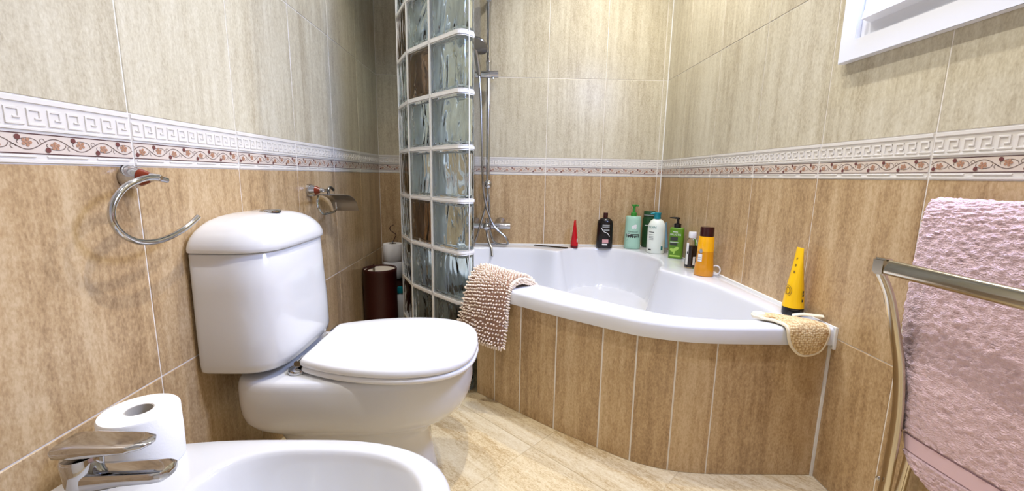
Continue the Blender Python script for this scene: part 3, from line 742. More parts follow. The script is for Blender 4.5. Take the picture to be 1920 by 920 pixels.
for x in (-0.165, -0.012):
    mb = MB(); mb.tube([(x, YB-0.0005, 0.600), (x, YB-0.012, 0.600), (x, MY, 0.592)], [0.033, 0.030, 0.014], 18); mb.build('wall_flange', M['chrome'], mixer)
mb = MB(); mb.lathe([(0.0, -0.026), (0.014, -0.022), (0.023, -0.010), (0.024, 0.004), (0.018, 0.018), (0.008, 0.024), (0.007, 0.05), (0.0, 0.052)], (-0.093, MY-0.012, 0.585), cap0=False, cap1=False); mb.build('diverter', M['chrome'], mixer)
mb = MB(); mb.tube([tuple(p) for p in spline([(-0.093, MY-0.012, 0.565), (-0.088, MY-0.02, 0.53), (-0.075, MY-0.04, 0.49), (-0.062, MY-0.06, 0.46), (-0.058, MY-0.085, 0.42)], 6)], 0.0068, 8); mb.build('outlet_hose', M['chrome_d'], mixer)
mb = MB(); mb.tube([tuple(p) for p in spline([(RX, RY-0.004, 0.778), (RX-0.012, hz, 0.70), (RX-0.04, hz, 0.60), (RX-0.06, hz-0.01, 0.53), (RX-0.078, hz-0.02, 0.48), (RX-0.083, hz-0.03, 0.44)], 6)], 0.0062, 8); mb.build('supply_hose', M['chrome_d'], mixer)

# ------------------------------------------------------------------ things in the corner behind the toilet
bas = thing('storage_tube', 'dark oxblood leather storage tube with cream liner in the left corner', 'basket', (-0.641, 2.165, 0))
MB().lathe([(0.0, 0.0), (0.084, 0.0), (0.086, 0.004), (0.0855, 0.20), (0.085, 0.375), (0.0865, 0.380), (0.0865, 0.390), (0.084, 0.394), (0.079, 0.392), (0.078, 0.36), (0.078, 0.02), (0.0, 0.02)], n=40, cap0=False, cap1=False).build('shell', M['oxblood'], bas, angle=50)
MB().lathe([(0.0, 0.35), (0.05, 0.372), (0.074, 0.385), (0.0775, 0.386), (0.0775, 0.05), (0.0, 0.05)], n=30, cap0=False, cap1=False).build('liner', M['linen'], bas)
mb = MB(); mb.tube([tuple(p) for p in spline([(-0.05, -0.072, 0.392), (-0.045, -0.045, 0.398), (-0.03, 0.0, 0.398), (-0.045, 0.045, 0.398), (-0.05, 0.068, 0.392)], 6)], 0.006, 8); mb.build('loop', M['oxblood'], bas)
rs_ = thing('roll_stand', 'dark brown toilet roll stand with curled wire hook in the back corner', 'roll stand', (-0.632, 2.405, 0))
MB().lathe([(0.0, 0), (0.052, 0), (0.054, 0.004), (0.050, 0.27), (0.047, 0.283), (0.0, 0.284)], n=28, cap0=False, cap1=False).build('base', M['brown'], rs_)
MB().tube([(0, 0, 0.283), (0, 0, 0.50)], 0.004, 8).build('pole', M['chrome_d'], rs_)
MB().tube([tuple(p) for p in spline([(0, 0, 0.49), (0.012, 0, 0.515), (0.020, 0, 0.535), (0.006, 0, 0.548), (-0.012, 0, 0.562), (-0.012, 0, 0.58), (0.008, 0, 0.592)], 6)], 0.0025, 6).build('hook', M['brown'], rs_)
toilet_roll('toilet_roll', (-0.632, 2.405, 0.2845), 'white toilet roll lower of the two on the corner stand', group='rolls on the corner stand')
toilet_roll('toilet_roll', (-0.632, 2.405, 0.3855), 'white toilet roll topmost on the corner stand under the wire hook', group='rolls on the corner stand')
wb = thing('cleaner_bottle', 'white bottle with teal cap on the floor between oxblood tube and partition', 'bottle', (-0.5695, 2.292, 0))
MB().lathe([(0.0, 0), (0.029, 0), (0.031, 0.004), (0.031, 0.17), (0.026, 0.20), (0.014, 0.215), (0.013, 0.222), (0.0, 0.222)], n=24, cap0=False, cap1=False).build('body', M['plastic_w'], wb)
MB().lathe([(0.0, 0.223), (0.016, 0.223), (0.016, 0.252), (0.013, 0.258), (0.0, 0.258)], n=20, cap0=False, cap1=False).build('cap', M['teal'], wb)

# ------------------------------------------------------------------ bottles on the bathtub ledge
def wrapped(parent, name, m, ax, ay, polys, facing, off=0.0006, z0=0.0):
    """flat print (u along the surface, v up) wrapped on an elliptical body; facing = angle of print centre"""
    mb = MB()
    for P in polys:
        Q = []
        for u, v in P:
            a = facing+u/(0.5*(ax+ay)); Q.append(((ax+off)*math.cos(a), (ay+off)*math.sin(a), v+z0))
        mb.add(Q, [tuple(range(len(Q)))])
    return mb.build(name, m, parent, smooth=False)
def rect(u0, u1, v0, v1, n=6):
    out = []
    for i in range(n):
        a, b_ = u0+(u1-u0)*i/n, u0+(u1-u0)*(i+1)/n; out.append([(a, v0), (b_, v0), (b_, v1), (a, v1)])
    return out
def ribbon(pts, w):
    out = []
    for (xa, za), (xb, zb) in zip(pts[:-1], pts[1:]):
        dx, dz = xb-xa, zb-za; l = math.hypot(dx, dz) or 1; nx, nz = -dz/l*w/2, dx/l*w/2
        out.append([(xa-nx, za-nz), (xb-nx, zb-nz), (xb+nx, zb+nz), (xa+nx, za+nz)])
    return out
def ell(u, v, ru, rv, n=12, rot=0.0):
    return [[(u+ru*math.cos(t)*math.cos(rot)-rv*math.sin(t)*math.sin(rot), v+ru*math.cos(t)*math.sin(rot)+rv*math.sin(t)*math.cos(rot)) for t in [2*math.pi*i/n for i in range(n)]]]
def text_on(parent, s, size, v, m, ax, ay, facing, z0=0.0, du=0.0, name='lettering', off=0.0008):
    cu = bpy.data.curves.new('t', 'FONT'); cu.body = s; cu.size = size; cu.align_x = 'CENTER'; cu.resolution_u = 2
    o = bpy.data.objects.new('t', cu); C.objects.link(o)
    dg = bpy.context.evaluated_depsgraph_get(); me = bpy.data.meshes.new_from_object(o.evaluated_get(dg)); bpy.data.objects.remove(o)
    for vt in me.vertices:
        u, w_ = vt.co.x+du, vt.co.y+v; a = facing+u/(0.5*(ax+ay)); vt.co = ((ax+off)*math.cos(a), (ay+off)*math.sin(a), w_+z0)
    me.materials.clear(); me.materials.append(m); me.name = name
    ob = bpy.data.objects.new(name, me); C.objects.link(ob); ob.parent = parent
    return ob
ZL = ZR+0.0004
def face_to_cam(x, y): return math.atan2(-y, -x)

# red tube (crimp seen edge-on)
t = thing('cosmetic_tube', 'red tapered tube standing on its dark red cap beside the comb', 'tube', (0.424, 2.428, ZL), math.radians(64))
def tube_body(mb, r, h0, h, crimp, thick=0.0015, n=24):
    rings = []
    for i in range(9):
        f_ = i/8; z = h0+(h-h0)*f_; a = r+(crimp-r)*f_; b_ = r*(1-f_**1.15)+thick*f_**1.15
        rings.append([(a*math.cos(2*math.pi*j/n), b_*math.sin(2*math.pi*j/n), z) for j in range(n)])
    return mb.loft(rings)
tube_body(MB(), 0.0225, 0.0125, 0.160, 0.024).build('body', M['red'], t)
MB().lathe([(0.0, 0), (0.0215, 0), (0.022, 0.012), (0.0, 0.0122)], cap0=False, cap1=False).build('cap', M['red_d'], t)
wrapped(t, 'side_label', M['print_w'], 0.0213, 0.019, rect(-0.003, 0.003, 0.028, 0.055, 2), math.radians(-70)-math.radians(80)+math.radians(40), 0.0012)
# black shampoo bottle
fa = face_to_cam(0.604, 2.44)
t = thing('shampoo_bottle', 'black shampoo bottle with silver and pink print on the back ledge', 'bottle', (0.604, 2.44, ZL))
t.rotation_euler = (0, 0, fa+math.pi/2)
MB().lathe([(0.0, 0), (0.044, 0), (0.047, 0.005), (0.0465, 0.06), (0.045, 0.145), (0.041, 0.160), (0.028, 0.172), (0.014, 0.176), (0.0, 0.176)], n=36, sy=0.62, cap0=False, cap1=False).build('body', M['black'], t)
MB().lathe([(0.0, 0.1765), (0.0135, 0.1765), (0.0135, 0.204), (0.0125, 0.206), (0.0, 0.206)], n=24, cap0=False, cap1=False).build('cap', M['darkbrown_cap'], t)
A1, A2, FC = 0.0465, 0.0289, -math.pi/2
wrapped(t, 'label', M['print_gr'], A1, A2, rect(-0.012, 0.022, 0.120, 0.138), FC)
text_on(t, 'TRESemmé', 0.0088, 0.1255, M['black'], A1, A2, FC, du=0.005, off=0.0014)
wrapped(t, 'label', M['print_gr'], A1, A2, rect(-0.006, 0.022, 0.102, 0.110), FC)
wrapped(t, 'swoosh', M['print_w'], A1, A2, ribbon([(-0.016+0.040*(s/14), 0.118-0.05*(s/14)-0.006*math.sin(s/14*2*math.pi)) for s in range(15)], 0.003), FC)
wrapped(t, 'label', M['print_pk'], A1+0.0004, A2+0.0003, rect(-0.010, 0.019, 0.030, 0.052), FC)
wrapped(t, 'label', M['print_w'], A1+0.0004, A2+0.0003, rect(-0.010, 0.014, 0.018, 0.026), FC)
# mint pump bottle
fa = face_to_cam(0.765, 2.425)
t = thing('conditioner_bottle', 'mint green pump bottle with bright green pump head', 'bottle', (0.765, 2.425, ZL))
t.rotation_euler = (0, 0, fa+math.pi/2)
MB().lathe([(0.0, 0), (0.043, 0), (0.046, 0.004), (0.0465, 0.02), (0.044, 0.17), (0.042, 0.187), (0.039, 0.190), (0.0, 0.191)], n=36, sy=0.8, cap0=False, cap1=False).build('body', M['mint'], t)
def pump(parent, m, z, side, h=0.052, r=0.015):
    mb = MB(); mb.lathe([(0.0, 0), (r, 0), (r, 0.018), (r*0.72, 0.021), (r*0.5, 0.022), (r*0.5, h-0.012), (r*0.8, h-0.010), (r*0.8, h), (0.0, h)], (0, 0, z), n=20, cap0=False, cap1=False)
    mb.tube([(0, 0, z+h-0.005), (side[0]*0.5, side[1]*0.5, z+h-0.004), (side[0], side[1], z+h-0.007)], [0.006, 0.0055, 0.004], 10)
    return mb.build('pump', m, parent)
pump(t, M['green_pump'], 0.191, (0.026, 0.0), 0.066, 0.0165)
A1, A2 = 0.0452, 0.0362
wrapped(t, 'leaf_motif', M['print_w'], A1, A2, ell(0.006, 0.128, 0.013, 0.012)+ell(0.012, 0.138, 0.008, 0.006), FC)
text_on(t, 'Conditioner', 0.0105, 0.098, M['print_dk'], A1, A2, FC, du=0.002)
wrapped(t, 'label', M['print_dk'], A1, A2, rect(-0.034, 0.036, 0.066, 0.088), FC)
wrapped(t, 'label', M['print_w'], A1+0.0004, A2+0.0004, [[(-0.03, 0.088), (-0.008, 0.088), (-0.016, 0.082), (-0.026, 0.078)]], FC)
wrapped(t, 'label', M['mint'], A1, A2, rect(0.002, 0.030, 0.078, 0.0805), FC, 0.0014)
wrapped(t, 'label', M['print_tl'], A1, A2, ell(-0.026, 0.047, 0.006, 0.008), FC)
wrapped(t, 'label', M['print_dk'], A1, A2, rect(-0.010, 0.010, 0.032, 0.037), FC)
# dark green bottle behind
t = thing('shampoo_bottle', 'dark green flat bottle in the corner behind the white bottle', 'bottle', (0.878, 2.480, ZL), math.radians(-20))
MB().lathe([(0.0, 0), (0.036, 0), (0.038, 0.004), (0.038, 0.17), (0.034, 0.18), (0.0, 0.181)], n=28, sy=0.6, cap0=False, cap1=False).build('body', M['dkgreen'], t)
MB().lathe([(0.0, 0.1815), (0.034, 0.1815), (0.034, 0.212), (0.031, 0.216), (0.0, 0.216)], n=28, sy=0.62, cap0=False, cap1=False).build('cap', M['dkgreen'], t)
wrapped(t, 'label', M['print_gr'], 0.0382, 0.0232, rect(-0.03, 0.02, 0.19, 0.195), FC, 0.0004)
wrapped(t, 'label', M['print_w'], 0.0382, 0.0232, rect(-0.02, 0.015, 0.130, 0.134), FC, 0.0005)
# white bottle with teal pump
fa = face_to_cam(0.852, 2.282)
t = thing('lotion_bottle', 'large cream white lotion bottle with teal pump cap', 'bottle', (0.852, 2.282, ZL))
t.rotation_euler = (0, 0, fa+math.pi/2)
MB().lathe([(0.0, 0), (0.044, 0), (0.047, 0.005), (0.0475, 0.05), (0.0465, 0.135), (0.043, 0.160), (0.034, 0.178), (0.020, 0.188), (0.012, 0.190), (0.0, 0.190)], n=40, sy=0.75, cap0=False, cap1=False).build('body', M['creamw'], t)
mb = MB(); mb.lathe([(0.0, 0.1905), (0.018, 0.1905), (0.0175, 0.212), (0.019, 0.214), (0.019, 0.224), (0.0, 0.226)], n=24, cap0=False, cap1=False); mb.tube([(0, 0, 0.219), (-0.02, -0.004, 0.219), (-0.036, -0.006, 0.216)], [0.007, 0.006, 0.004], 10); mb.build('pump', M['teal'], t)
A1, A2 = 0.0472, 0.0355
text_on(t, 'ISDIN', 0.017, 0.140, M['print_tl'], A1, A2, FC, du=-0.022)
wrapped(t, 'label', M['print_dk'], A1, A2, rect(-0.038, -0.010, 0.116, 0.1195, 3), FC)
for k, vv in enumerate((0.102, 0.092, 0.084, 0.076)): wrapped(t, 'label', M['print_gr'], A1, A2, rect(-0.036, -0.012, vv, vv+0.003, 3), FC)
wrapped(t, 'label', M['print_dk'], A1, A2, rect(-0.036, -0.020, 0.016, 0.024, 3), FC)
wrapped(t, 'label', M['print_tl'], A1, A2, rect(0.026, 0.037, 0.02, 0.042, 3), FC)
# light blue tube
t = thing('cosmetic_tube', 'slim light blue tube on its cap behind the cream white lotion bottle', 'tube', (0.917, 2.318, ZL), math.radians(60))
MB().lathe([(0.0, 0), (0.018, 0), (0.0185, 0.024), (0.0, 0.025)], n=20, cap0=False, cap1=False).build('cap', M['print_gr'], t)
tube_body(MB(), 0.0185, 0.0255, 0.166, 0.021).build('body', M['blue'], t)
# green bottle with black pump
fa = face_to_cam(0.905, 2.135)
t = thing('shampoo_bottle', 'olive green shampoo bottle with black pump and leaf print', 'bottle', (0.905, 2.135, ZL))
t.rotation_euler = (0, 0, fa+math.pi/2-0.1)
mb = MB(); ol = rbox_outline(0.070, 0.040, 0.014, 0.014, 4); ol = [(x-0.035, y-0.020) for x, y in ol]
mb.loft([[(x*k, y*k, z) for x, y in ol] for k, z in ((0.92, 0.0), (1.0, 0.004), (1.0, 0.15), (0.97, 0.157), (0.86, 0.160))]); mb.build('body', M['green'], t, angle=50)
mb = MB(); mb.lathe([(0.0, 0.1605), (0.018, 0.1605), (0.018, 0.180), (0.010, 0.183), (0.007, 0.184), (0.0065, 0.203), (0.011, 0.204), (0.011, 0.212), (0.0, 0.213)], n=22, cap0=False, cap1=False); mb.tube([(0, 0, 0.208), (-0.02, 0, 0.2095), (-0.040, 0, 0.2085)], [0.006, 0.0045, 0.003], 10); mb.build('pump', M['black'], t)
def flat_print(parent, name, m, polys, y):
    mb = MB()
    for P in polys: mb.add([(u, y, v) for u, v in P], [tuple(range(len(P)))])
    return mb.build(name, m, parent, smooth=False)
def flat_text(parent, s, size, u, v, m, y, name='lettering'):
    cu = bpy.data.curves.new('t', 'FONT'); cu.body = s; cu.size = size; cu.align_x = 'CENTER'; cu.resolution_u = 2
    o = bpy.data.objects.new('t', cu); C.objects.link(o)
    dg = bpy.context.evaluated_depsgraph_get(); me = bpy.data.meshes.new_from_object(o.evaluated_get(dg)); bpy.data.objects.remove(o)
    for vt in me.vertices: vt.co = (vt.co.x+u, y, vt.co.y+v)
    me.materials.clear(); me.materials.append(m); me.name = name
    ob = bpy.data.objects.new(name, me); C.objects.link(ob); ob.parent = parent; return ob
yf_ = -0.0204
flat_text(t, 'FRUCTIS', 0.014, -0.004, 0.120, M['print_w'], yf_)
flat_print(t, 'label', M['print_w'], rect(-0.018, 0.006, 0.137, 0.140, 1), yf_)
flat_print(t, 'label', M['print_dk'], rect(-0.028, 0.008, 0.093, 0.113, 1), yf_); flat_print(t, 'label', M['print_w'], rect(-0.028, 0.012, 0.084, 0.0865, 1), yf_)
flat_print(t, 'label', M['print_dk'], rect(-0.028, 0.008, 0.068, 0.081, 1), yf_)
flat_print(t, 'leaf_motif', M['ltgreen'], ell(0.002, 0.050, 0.016, 0.009, 12, 0.6)+ell(-0.016, 0.044, 0.012, 0.008, 12, -0.5), yf_); flat_print(t, 'leaf_motif', M['ltgreen'], ell(-0.006, 0.034, 0.004, 0.012), yf_-0.0002)
flat_print(t, 'label', M['ltgreen'], rect(-0.026, 0.024, 0.010, 0.018, 1), yf_)
# clear bottle with white cap and dark liquid
fa = face_to_cam(0.882, 1.905)
t = thing('oil_bottle', 'clear bottle of dark brown liquid with white cap and white label', 'bottle', (0.882, 1.905, ZL))
t.rotation_euler = (0, 0, fa+math.pi/2)
MB().lathe([(0.0, 0), (0.025, 0), (0.0265, 0.003), (0.026, 0.02), (0.0245, 0.115), (0.021, 0.132), (0.014, 0.140), (0.0, 0.140)], n=28, cap0=False, cap1=False).build('body', M['clear'], t)
MB().lathe([(0.0, 0.004), (0.0235, 0.004), (0.0235, 0.02), (0.0222, 0.105), (0.0, 0.105)], n=24, cap0=False, cap1=False).build('liquid', M['liquid_br'], t)
MB().lathe([(0.0, 0.1405), (0.0165, 0.1405), (0.0175, 0.148), (0.0175, 0.164), (0.016, 0.168), (0.0, 0.168)], n=24, cap0=False, cap1=False).build('cap', M['plastic_w'], t)
wrapped(t, 'label', M['print_w'], 0.0263, 0.0263, rect(-0.026, -0.0125, 0.016, 0.118, 4), FC, 0.0004)
wrapped(t, 'label', M['print_w'], 0.0263, 0.0263, rect(0.009, 0.02, 0.016, 0.055, 4), FC, 0.0004)
wrapped(t, 'label', M['print_dk'], 0.0263, 0.0263, rect(-0.020, -0.0145, 0.066, 0.078, 2), FC, 0.0008)
# amber bottle
fa = face_to_cam(0.872, 1.752)
t = thing('shower_gel_bottle', 'waisted amber yellow bottle with maroon cap at the ledge end', 'bottle', (0.872, 1.752, ZL))
t.rotation_euler = (0, 0, fa+math.pi/2)
MB().lathe([(0.0, 0), (0.037, 0), (0.0395, 0.004), (0.0385, 0.03), (0.034, 0.075), (0.0325, 0.105)], n=36, sy=0.78, cap0=False, cap1=True).build('lower_body', M['orange_liq'], t)
MB().lathe([(0.0325, 0.1052), (0.0325, 0.125), (0.0315, 0.155), (0.0295, 0.169), (0.0, 0.170)], n=36, sy=0.78, cap0=True, cap1=False).build('upper_body', M['orange_top'], t)
MB().lathe([(0.0, 0.1705), (0.0275, 0.1705), (0.0275, 0.205), (0.026, 0.209), (0.0, 0.210)], n=30, sy=0.82, cap0=False, cap1=False).build('cap', M['darkbrown_cap'], t)
wrapped(t, 'label', M['print_w'], 0.0365, 0.0285, rect(-0.027, -0.010, 0.062, 0.095, 4), FC, 0.0004)
wrapped(t, 'label', M['print_gr'], 0.0345, 0.0272, ell(-0.016, 0.107, 0.006, 0.010), FC, 0.0004)
wrapped(t, 'label', M['print_gr'], 0.0365, 0.0285, rect(-0.025, -0.013, 0.070, 0.072, 3)+rect(-0.025, -0.013, 0.078, 0.080, 3), FC, 0.0009)
# small white loop beside the amber bottle
t = tag(MB().tube([(0.0, 0.017*math.cos(a), 0.018+0.019*math.sin(a)) for a in np.linspace(0, 2*math.pi, 25)[:-1]], 0.0032, 8, closed=True).build('band_loop', M['plastic_w']), 'small white ring standing by the wall right of the amber bottle', 'ring')
t.location = (0.928, 1.758, ZL+0.003); t.rotation_euler = (0, 0, math.radians(58))
# comb
comb = thing('comb', 'black comb lying on the back ledge of the bathtub', 'comb', (0.285, 2.435, ZL+0.0005), math.radians(-25))
mb = MB(); mb.box(-0.105, 0.105, 0.002, 0.014, 0.0, 0.004); mb.build('spine', M['black'], comb, smooth=False, bevel=0.0012)
mb = MB()
for i in range(52): x = -0.100+0.2*i/51; mb.box(x-0.0011, x+0.0011, -0.013, 0.003, 0.0008, 0.0030)
mb.build('teeth', M['black'], comb, smooth=False)
# yellow tube
t = thing('cosmetic_tube', 'tall yellow tube on black cap at the right end of the bathtub rim', 'tube', (0.905, 1.235, ZL), math.radians(-62))
t.rotation_euler = (math.radians(-1), math.radians(-2), math.radians(-100))
MB().lathe([(0.0, 0), (0.0275, 0), (0.029, 0.003), (0.029, 0.022), (0.0, 0.023)], n=28, cap0=False, cap1=False).build('cap', M['black'], t)
tube_body(MB(), 0.0295, 0.0235, 0.208, 0.021, 0.0022).build('body', M['yellow'], t)
wrapped(t, 'emblem', M['yellow_pr'], 0.0285, 0.024, ribbon([(-0.002+0.012*math.cos(a), 0.075+0.017*math.sin(a)) for a in np.linspace(0, 6.3, 20)], 0.0016)+ribbon([(-0.002+0.007*math.cos(a), 0.075+0.011*math.sin(a)) for a in np.linspace(0, 6.3, 16)], 0.003), math.radians(-70), 0.0012)
for k, vv in enumerate((0.045, 0.062, 0.072, 0.13, 0.15, 0.17)):
    wrapped(t, 'print_mark', M['print_dk'] if vv < 0.1 else M['yellow_pr'], 0.0285-0.02*max(0, vv-0.09)/0.1, 0.026-0.17*max(0, vv-0.06), rect(-0.002, 0.003, vv, vv+0.008, 1), math.radians(-62) if vv > 0.1 else math.radians(22), 0.002)

# ------------------------------------------------------------------ sisal scrubbing pad draped over the rim
YE = 1.104
def drape(x, yf, h):
    """flat coordinates -> bent over the rim's front edge, h = height above the surface"""
    r = 0.010; zt_ = ZR+0.003
    if yf > YE+r: return (x, yf, zt_+h)
    s = YE+r-yf; q = r*math.pi/2
    if s < q: a = s/r; return (x, YE+r-(r+h)*math.sin(a), zt_-r+(r+h)*math.cos(a))
    return (x, YE-h, zt_-r-(s-q))
sis = thing('sisal_pad', 'spoon-shaped woven sisal scrubbing pad hanging over the right end of the bathtub rim', 'scrubbing pad')
outl = spline([(0.770, 1.205), (0.762, 1.185), (0.772, 1.168), (0.790, 1.155), (0.799, 1.130), (0.803, 1.095), (0.814, 1.060), (0.840, 1.034), (0.868, 1.030), (0.900, 1.045), (0.916, 1.085), (0.915, 1.125), (0.895, 1.158), (0.860, 1.182), (0.820, 1.205), (0.790, 1.215)], 5, True)
oc = np.array((0.850, 1.115))
mb = MB(); rings = []
for k, h in ((1.0, 0.002), (1.0, 0.006), (0.95, 0.010), (0.85, 0.012), (0.7, 0.0135), (0.55, 0.0145), (0.4, 0.015), (0.25, 0.0155), (0.1, 0.0155)):
    rings.append([drape(oc[0]+(p[0]-oc[0])*k, oc[1]+(p[1]-oc[1])*k, h) for p in outl])
mb.loft(rings, False, True); mb.build('woven_pad', M['sisal'], sis, angle=60)
MB().tube([drape(p[0], p[1], 0.005) for p in outl], 0.0048, 8, closed=True).build('edge_binding', M['sisal_bind'], sis)
mb = MB(); sp_ = spline([(0.872, 1.188, 0.480), (0.90, 1.186, 0.484), (0.925, 1.168, 0.487), (0.938, 1.150, 0.490)], 5)
mb.loft([[(p[0]-0.006, p[1]-0.010, p[2]), (p[0]+0.006, p[1]+0.010, p[2]), (p[0]+0.006, p[1]+0.010, p[2]+0.003), (p[0]-0.006, p[1]-0.010, p[2]+0.003)] for p in sp_]); mb.build('strap', M['sisal_bind'], sis)
MB().lathe([(0.0, 0.0), (0.018, 0.002), (0.021, 0.010), (0.016, 0.018), (0.0, 0.021)], (0.772, 1.190, ZR+0.001), n=18, cap0=False, cap1=False).build('handle_tuft', M['sisal_bind'], sis)

# ------------------------------------------------------------------ chenille bath mat over the left end of the rim
mat_ = thing('bath_mat', 'beige chenille bath mat draped over the left end of the bathtub rim', 'bath mat')
lp = spline([(0.01, 1.685, 0.40), (-0.01, 1.672, 0.455), (-0.035, 1.650, 0.505), (-0.072, 1.612, 0.532), (-0.105, 1.575, 0.518), (-0.128, 1.548, 0.470), (-0.142, 1.536, 0.41), (-0.153, 1.530, 0.36), (-0.162, 1.526, 0.318)], 8)
rp = spline([(0.155, 1.60, 0.405), (0.140, 1.588, 0.450), (0.118, 1.566, 0.485), (0.088, 1.535, 0.506), (0.052, 1.500, 0.508), (0.026, 1.472, 0.486), (0.016, 1.455, 0.42), (0.010, 1.447, 0.34), (0.004, 1.443, 0.262)], 8)
NS, NT = len(lp), 24
def mat_pt(i, t, off=0.0):
    a, b_ = lp[i], rp[i]; p = a+(b_-a)*t
    p = p+np.array((-0.55, -0.6, 0.25))*0.020*math.sin(math.pi*t)*min(1.0, i/30)
    p = p+np.array((0, 0, -0.012))*math.sin(math.pi*t)*(1 if i > NS-10 else 0)
    return p
grid = np.array([[mat_pt(i, j/(NT-1)) for j in range(NT)] for i in range(NS)])
gi = np.gradient(grid, axis=0); gj = np.gradient(grid, axis=1); nrm_ = np.cross(gj, gi); nrm_ /= np.linalg.norm(nrm_, axis=2)[..., None]
if nrm_[NS-8, NT//2].dot((-0.6, -0.7, 0.2)) < 0: nrm_ = -nrm_
def sheet(G_, N_, th):
    mb = MB(); I, J = G_.shape[:2]
    top = G_.reshape(-1, 3); bot = (G_-N_*th).reshape(-1, 3)
    f = []
    for i in range(I-1):
        for j in range(J-1):
            a = i*J+j; f.append((a, a+1, a+J+1, a+J)); b0 = I*J+a; f.append((b0, b0+J, b0+J+1, b0+1))
    def side(idx):
        for p, q in zip(idx[:-1], idx[1:]): f.append((p, q, q+I*J, p+I*J))
    side([j for j in range(J)]); side([(I-1)*J+j for j in range(J)]); side([i*J for i in range(I)]); side([i*J+J-1 for i in range(I)])
    return mb.add(list(top)+list(bot), f)
sheet(grid, nrm_, 0.006).build('backing', M['chenille_back'], mat_, angle=60)
# folded inner layer, slightly shorter, seen at the right edge
g2 = grid[6:NS-6]-nrm_[6:NS-6]*0.016
sheet(g2, nrm_[6:NS-6], 0.006).build('inner_fold', M['chenille_back'], mat_, angle=60)
pile = MB()
def nub(p, n_, r, h):
    n_ = n_/np.linalg.norm(n_); a = np.cross(n_, (0.3, 0.2, 0.93)); a /= np.linalg.norm(a); b_ = np.cross(n_, a); k = 6
    rings = []
    for rr, hh in ((0.75, 0.0), (1.0, 0.45), (0.82, 0.82), (0.35, 1.0)):
        rings.append([p+n_*h*hh+r*rr*(a*math.cos(2*math.pi*j/k)+b_*math.sin(2*math.pi*j/k)) for j in range(k)])
    pile.loft(rings, False, True)
from math import floor as _fl
def gsample(A, u, v):
    i = min(max(u*(A.shape[0]-1), 0), A.shape[0]-1.001); j = min(max(v*(A.shape[1]-1), 0), A.shape[1]-1.001); i0, j0 = int(i), int(j); fi, fj = i-i0, j-j0
    return (A[i0, j0]*(1-fi)+A[i0+1, j0]*fi)*(1-fj)+(A[i0, j0+1]*(1-fi)+A[i0+1, j0+1]*fi)*fj
RU, RV = 42, 19
for a in range(RU):
    for b_ in range(RV):
        u = (a+0.5+rng.uniform(-.15, .15))/RU; v_ = (b_+0.5+0.25*(a % 2)+rng.uniform(-.14, .14))/RV
        if v_ > 1: continue
        p = gsample(grid, u, v_); n_ = gsample(nrm_, u, v_)+rng.uniform(-.22, .22, 3); nub(p-n_*0.001, n_, rng.uniform(.0034, .0042), rng.uniform(.011, .015))
for a in range(60):      # fringe of nubs along the right edge and hem, from both layers
    u = (a+0.5)/60; p = gsample(grid, u, 1.0); n_ = gsample(nrm_, u, 1.0); e_ = gsample(gj, u, 1.0); e_ /= np.linalg.norm(e_)
    for dd in (-0.003, -0.012, -0.019):
        if dd < -0.01 and not 0.1 < u < 0.9: continue
        nub(p+n_*dd, e_*0.9+n_*rng.uniform(-.3, .5)-np.array((0, 0, 0.5)), 0.0042, rng.uniform(.012, .016))
for a in range(24):
    v_ = (a+0.5)/24; p = gsample(grid, 1.0, v_); n_ = gsample(nrm_, 1.0, v_); nub(p, -np.array((0, 0, 1.0))+n_*rng.uniform(0, .6), 0.0045, 0.013)
    p = gsample(grid, (a+.5)/24, 0.0); e_ = -gsample(gj, (a+.5)/24, 0.0); nub(p, e_/np.linalg.norm(e_)+gsample(nrm_, (a+.5)/24, 0.0)*0.5, 0.0045, 0.012)
pl = pile.build('chenille_pile', M['chenille'], mat_, angle=80); pl['kind'] = 'stuff'

# ------------------------------------------------------------------ towel rack and pink towel by the right wall
rack = thing('towel_rack', 'pale gold metal towel stand with flat bar by the right wall', 'towel rack')
def flat_tube(path, w, t, wdir, n=16):
    """oval tube; wdir = direction of the wide axis"""
    mb = MB(); path = [np.array(p, float) for p in path]; rings = []
    for i, p in enumerate(path):
        tt = path[min(i+1, len(path)-1)]-path[max(i-1, 0)]; tt /= np.linalg.norm(tt)
        wd = np.array(wdir, float); wd -= tt*wd.dot(tt); wd /= np.linalg.norm(wd); th_ = np.cross(tt, wd)
        rings.append([p+wd*w/2*math.copysign(abs(math.cos(a))**0.75, math.cos(a))+th_*t/2*math.copysign(abs(math.sin(a))**0.75, math.sin(a)) for a in [2*math.pi*k/n for k in range(n)]])
    return mb.loft(rings)
xb_ = 0.800
flat_tube([(xb_, 0.832, 0.706), (xb_, 0.5, 0.706), (xb_, 0.10, 0.706)], 0.032, 0.017, (0.25, 0, 1)).build('front_bar', M['gold'], rack)
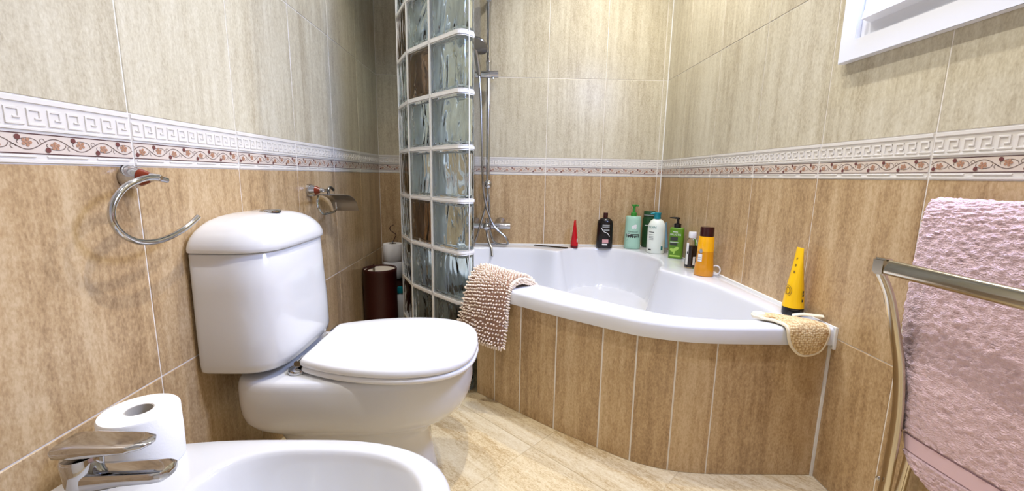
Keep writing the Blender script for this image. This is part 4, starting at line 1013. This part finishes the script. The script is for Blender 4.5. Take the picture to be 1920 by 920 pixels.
for y in (0.845, 0.09):
    mb = MB(); mb.box(xb_-0.011, xb_+0.012, y-0.015, y+0.016, 0.688, 0.7235); mb.build('corner_joint', M['gold'], rack, smooth=False, bevel=0.004)
    dx = 0.0
    pp = spline([(xb_, y+0.003, 0.690), (xb_+0.016, y-0.010, 0.64), (xb_+0.038, y-0.020, 0.544), (xb_+0.048, y-0.026, 0.485), (xb_+0.053, y-0.032, 0.415), (xb_+0.053, y-0.036, 0.354), (xb_+0.049, y-0.040, 0.28), (xb_+0.044, y-0.043, 0.20), (xb_+0.03, y-0.04, 0.03)], 6)
    flat_tube(pp, 0.028, 0.014, (0.25, 1, 0)).build('front_post', M['gold'], rack)
    MB().lathe([(0.0, 0), (0.005, 0.001), (0.004, 0.004), (0, 0.005)], (0, 0, 0), n=10, cap0=False, cap1=False).build('screw', M['chrome'], rack).matrix_local = Matrix.Translation((xb_+0.038, y-0.033, 0.235)) @ Matrix.Rotation(math.radians(-90), 4, 'Y')
    pp = spline([(0.898, y-0.015, 0.83), (0.914, y-0.015, 0.70), (0.922, y-0.015, 0.50), (0.922, y-0.012, 0.30), (0.915, y, 0.03)], 6)
    flat_tube(pp, 0.020, 0.012, (0, 1, 0)).build('rear_post', M['gold'], rack)
    mb = MB(); mb.box(0.80, 0.935, y-0.018, y+0.014, 0.0, 0.028); mb.build('foot', M['gold'], rack, smooth=False, bevel=0.006)
flat_tube([(0.898, 0.835, 0.832), (0.898, 0.5, 0.832), (0.898, 0.085, 0.832)], 0.018, 0.014, (0, 0, 1)).build('rear_bar', M['gold'], rack)

towel = thing('towel', 'pink terry towel hanging over the towel stand at the right edge', 'towel')
prof = [(0.874, 0.262), (0.872, 0.29), (0.872, 0.34), (0.871, 0.42), (0.870, 0.52), (0.870, 0.62), (0.871, 0.72), (0.874, 0.79), (0.878, 0.825), (0.887, 0.845), (0.898, 0.850), (0.910, 0.845), (0.918, 0.825), (0.920, 0.78), (0.925, 0.66), (0.928, 0.5), (0.929, 0.40)]
pc = spline(prof, 22); pc = np.array(pc)
ys = np.linspace(0.868, 0.16, 190)
def tw_edge(z): return float(np.interp(z, [0.25, 0.265, 0.285, 0.31, 0.36, 0.48, 0.6, 0.86], [0.70, 0.737, 0.776, 0.798, 0.812, 0.836, 0.853, 0.860]))
G_ = np.zeros((len(pc), len(ys), 3))
for i, (x, z) in enumerate(pc):
    front_ = i < 9*22
    ye = tw_edge(z) if front_ else 0.86
    for j, y in enumerate(ys):
        f_ = j/(len(ys)-1); yy = ye+(0.16-ye)*f_
        bulge = 0.0 if not front_ else 0.010*math.sin(3.1*yy/0.35+z*2.0)*sstep(0.82, 0.6, z)
        G_[i, j] = (x-bulge, yy, z)
gi = np.gradient(G_, axis=0); gj = np.gradient(G_, axis=1); NN = np.cross(gi, gj); NN /= np.linalg.norm(NN, axis=2)[..., None]
if NN[100, 90][0] > 0: NN = -NN
dsp = np.zeros(G_.shape[:2])
for i in range(G_.shape[0]):
    zc_ = pc[i][1]; fr = i < 9*22
    for j in range(G_.shape[1]):
        p = G_[i, j]
        q = Vector((p[0]*60+(0 if fr else 9), p[1]*75, p[2]*125)); d_ = noise.noise(q)*0.5+noise.noise(q*2.1)*0.8
        q2 = Vector((3, p[1]*260, p[2]*330)); d_ += 0.35*noise.noise(q2)
        if fr and 0.318 < zc_ < 0.356: d_ = -1.4
        dsp[i, j] = d_*0.0042
ed = np.minimum(np.arange(len(ys)), np.arange(len(ys))[::-1])/6.0; rnd = np.clip(ed, 0, 1); rnd = np.sqrt(1-(1-rnd)**2)
G2 = G_+NN*(dsp+0.006*(rnd[None, :]-1))[..., None]
sheet(G2, NN, 0.009).build('terry_cloth', M['terry'], towel, angle=80)
rows = [i for i in range(9*22) if 0.319 < pc[i][1] < 0.355]
GB = G_[rows]+NN[rows]*(-0.0022+0.006*(rnd[None, :, None]-1)); sheet(GB, NN[rows], 0.002).build('woven_band', M['terry_band'], towel, angle=80)
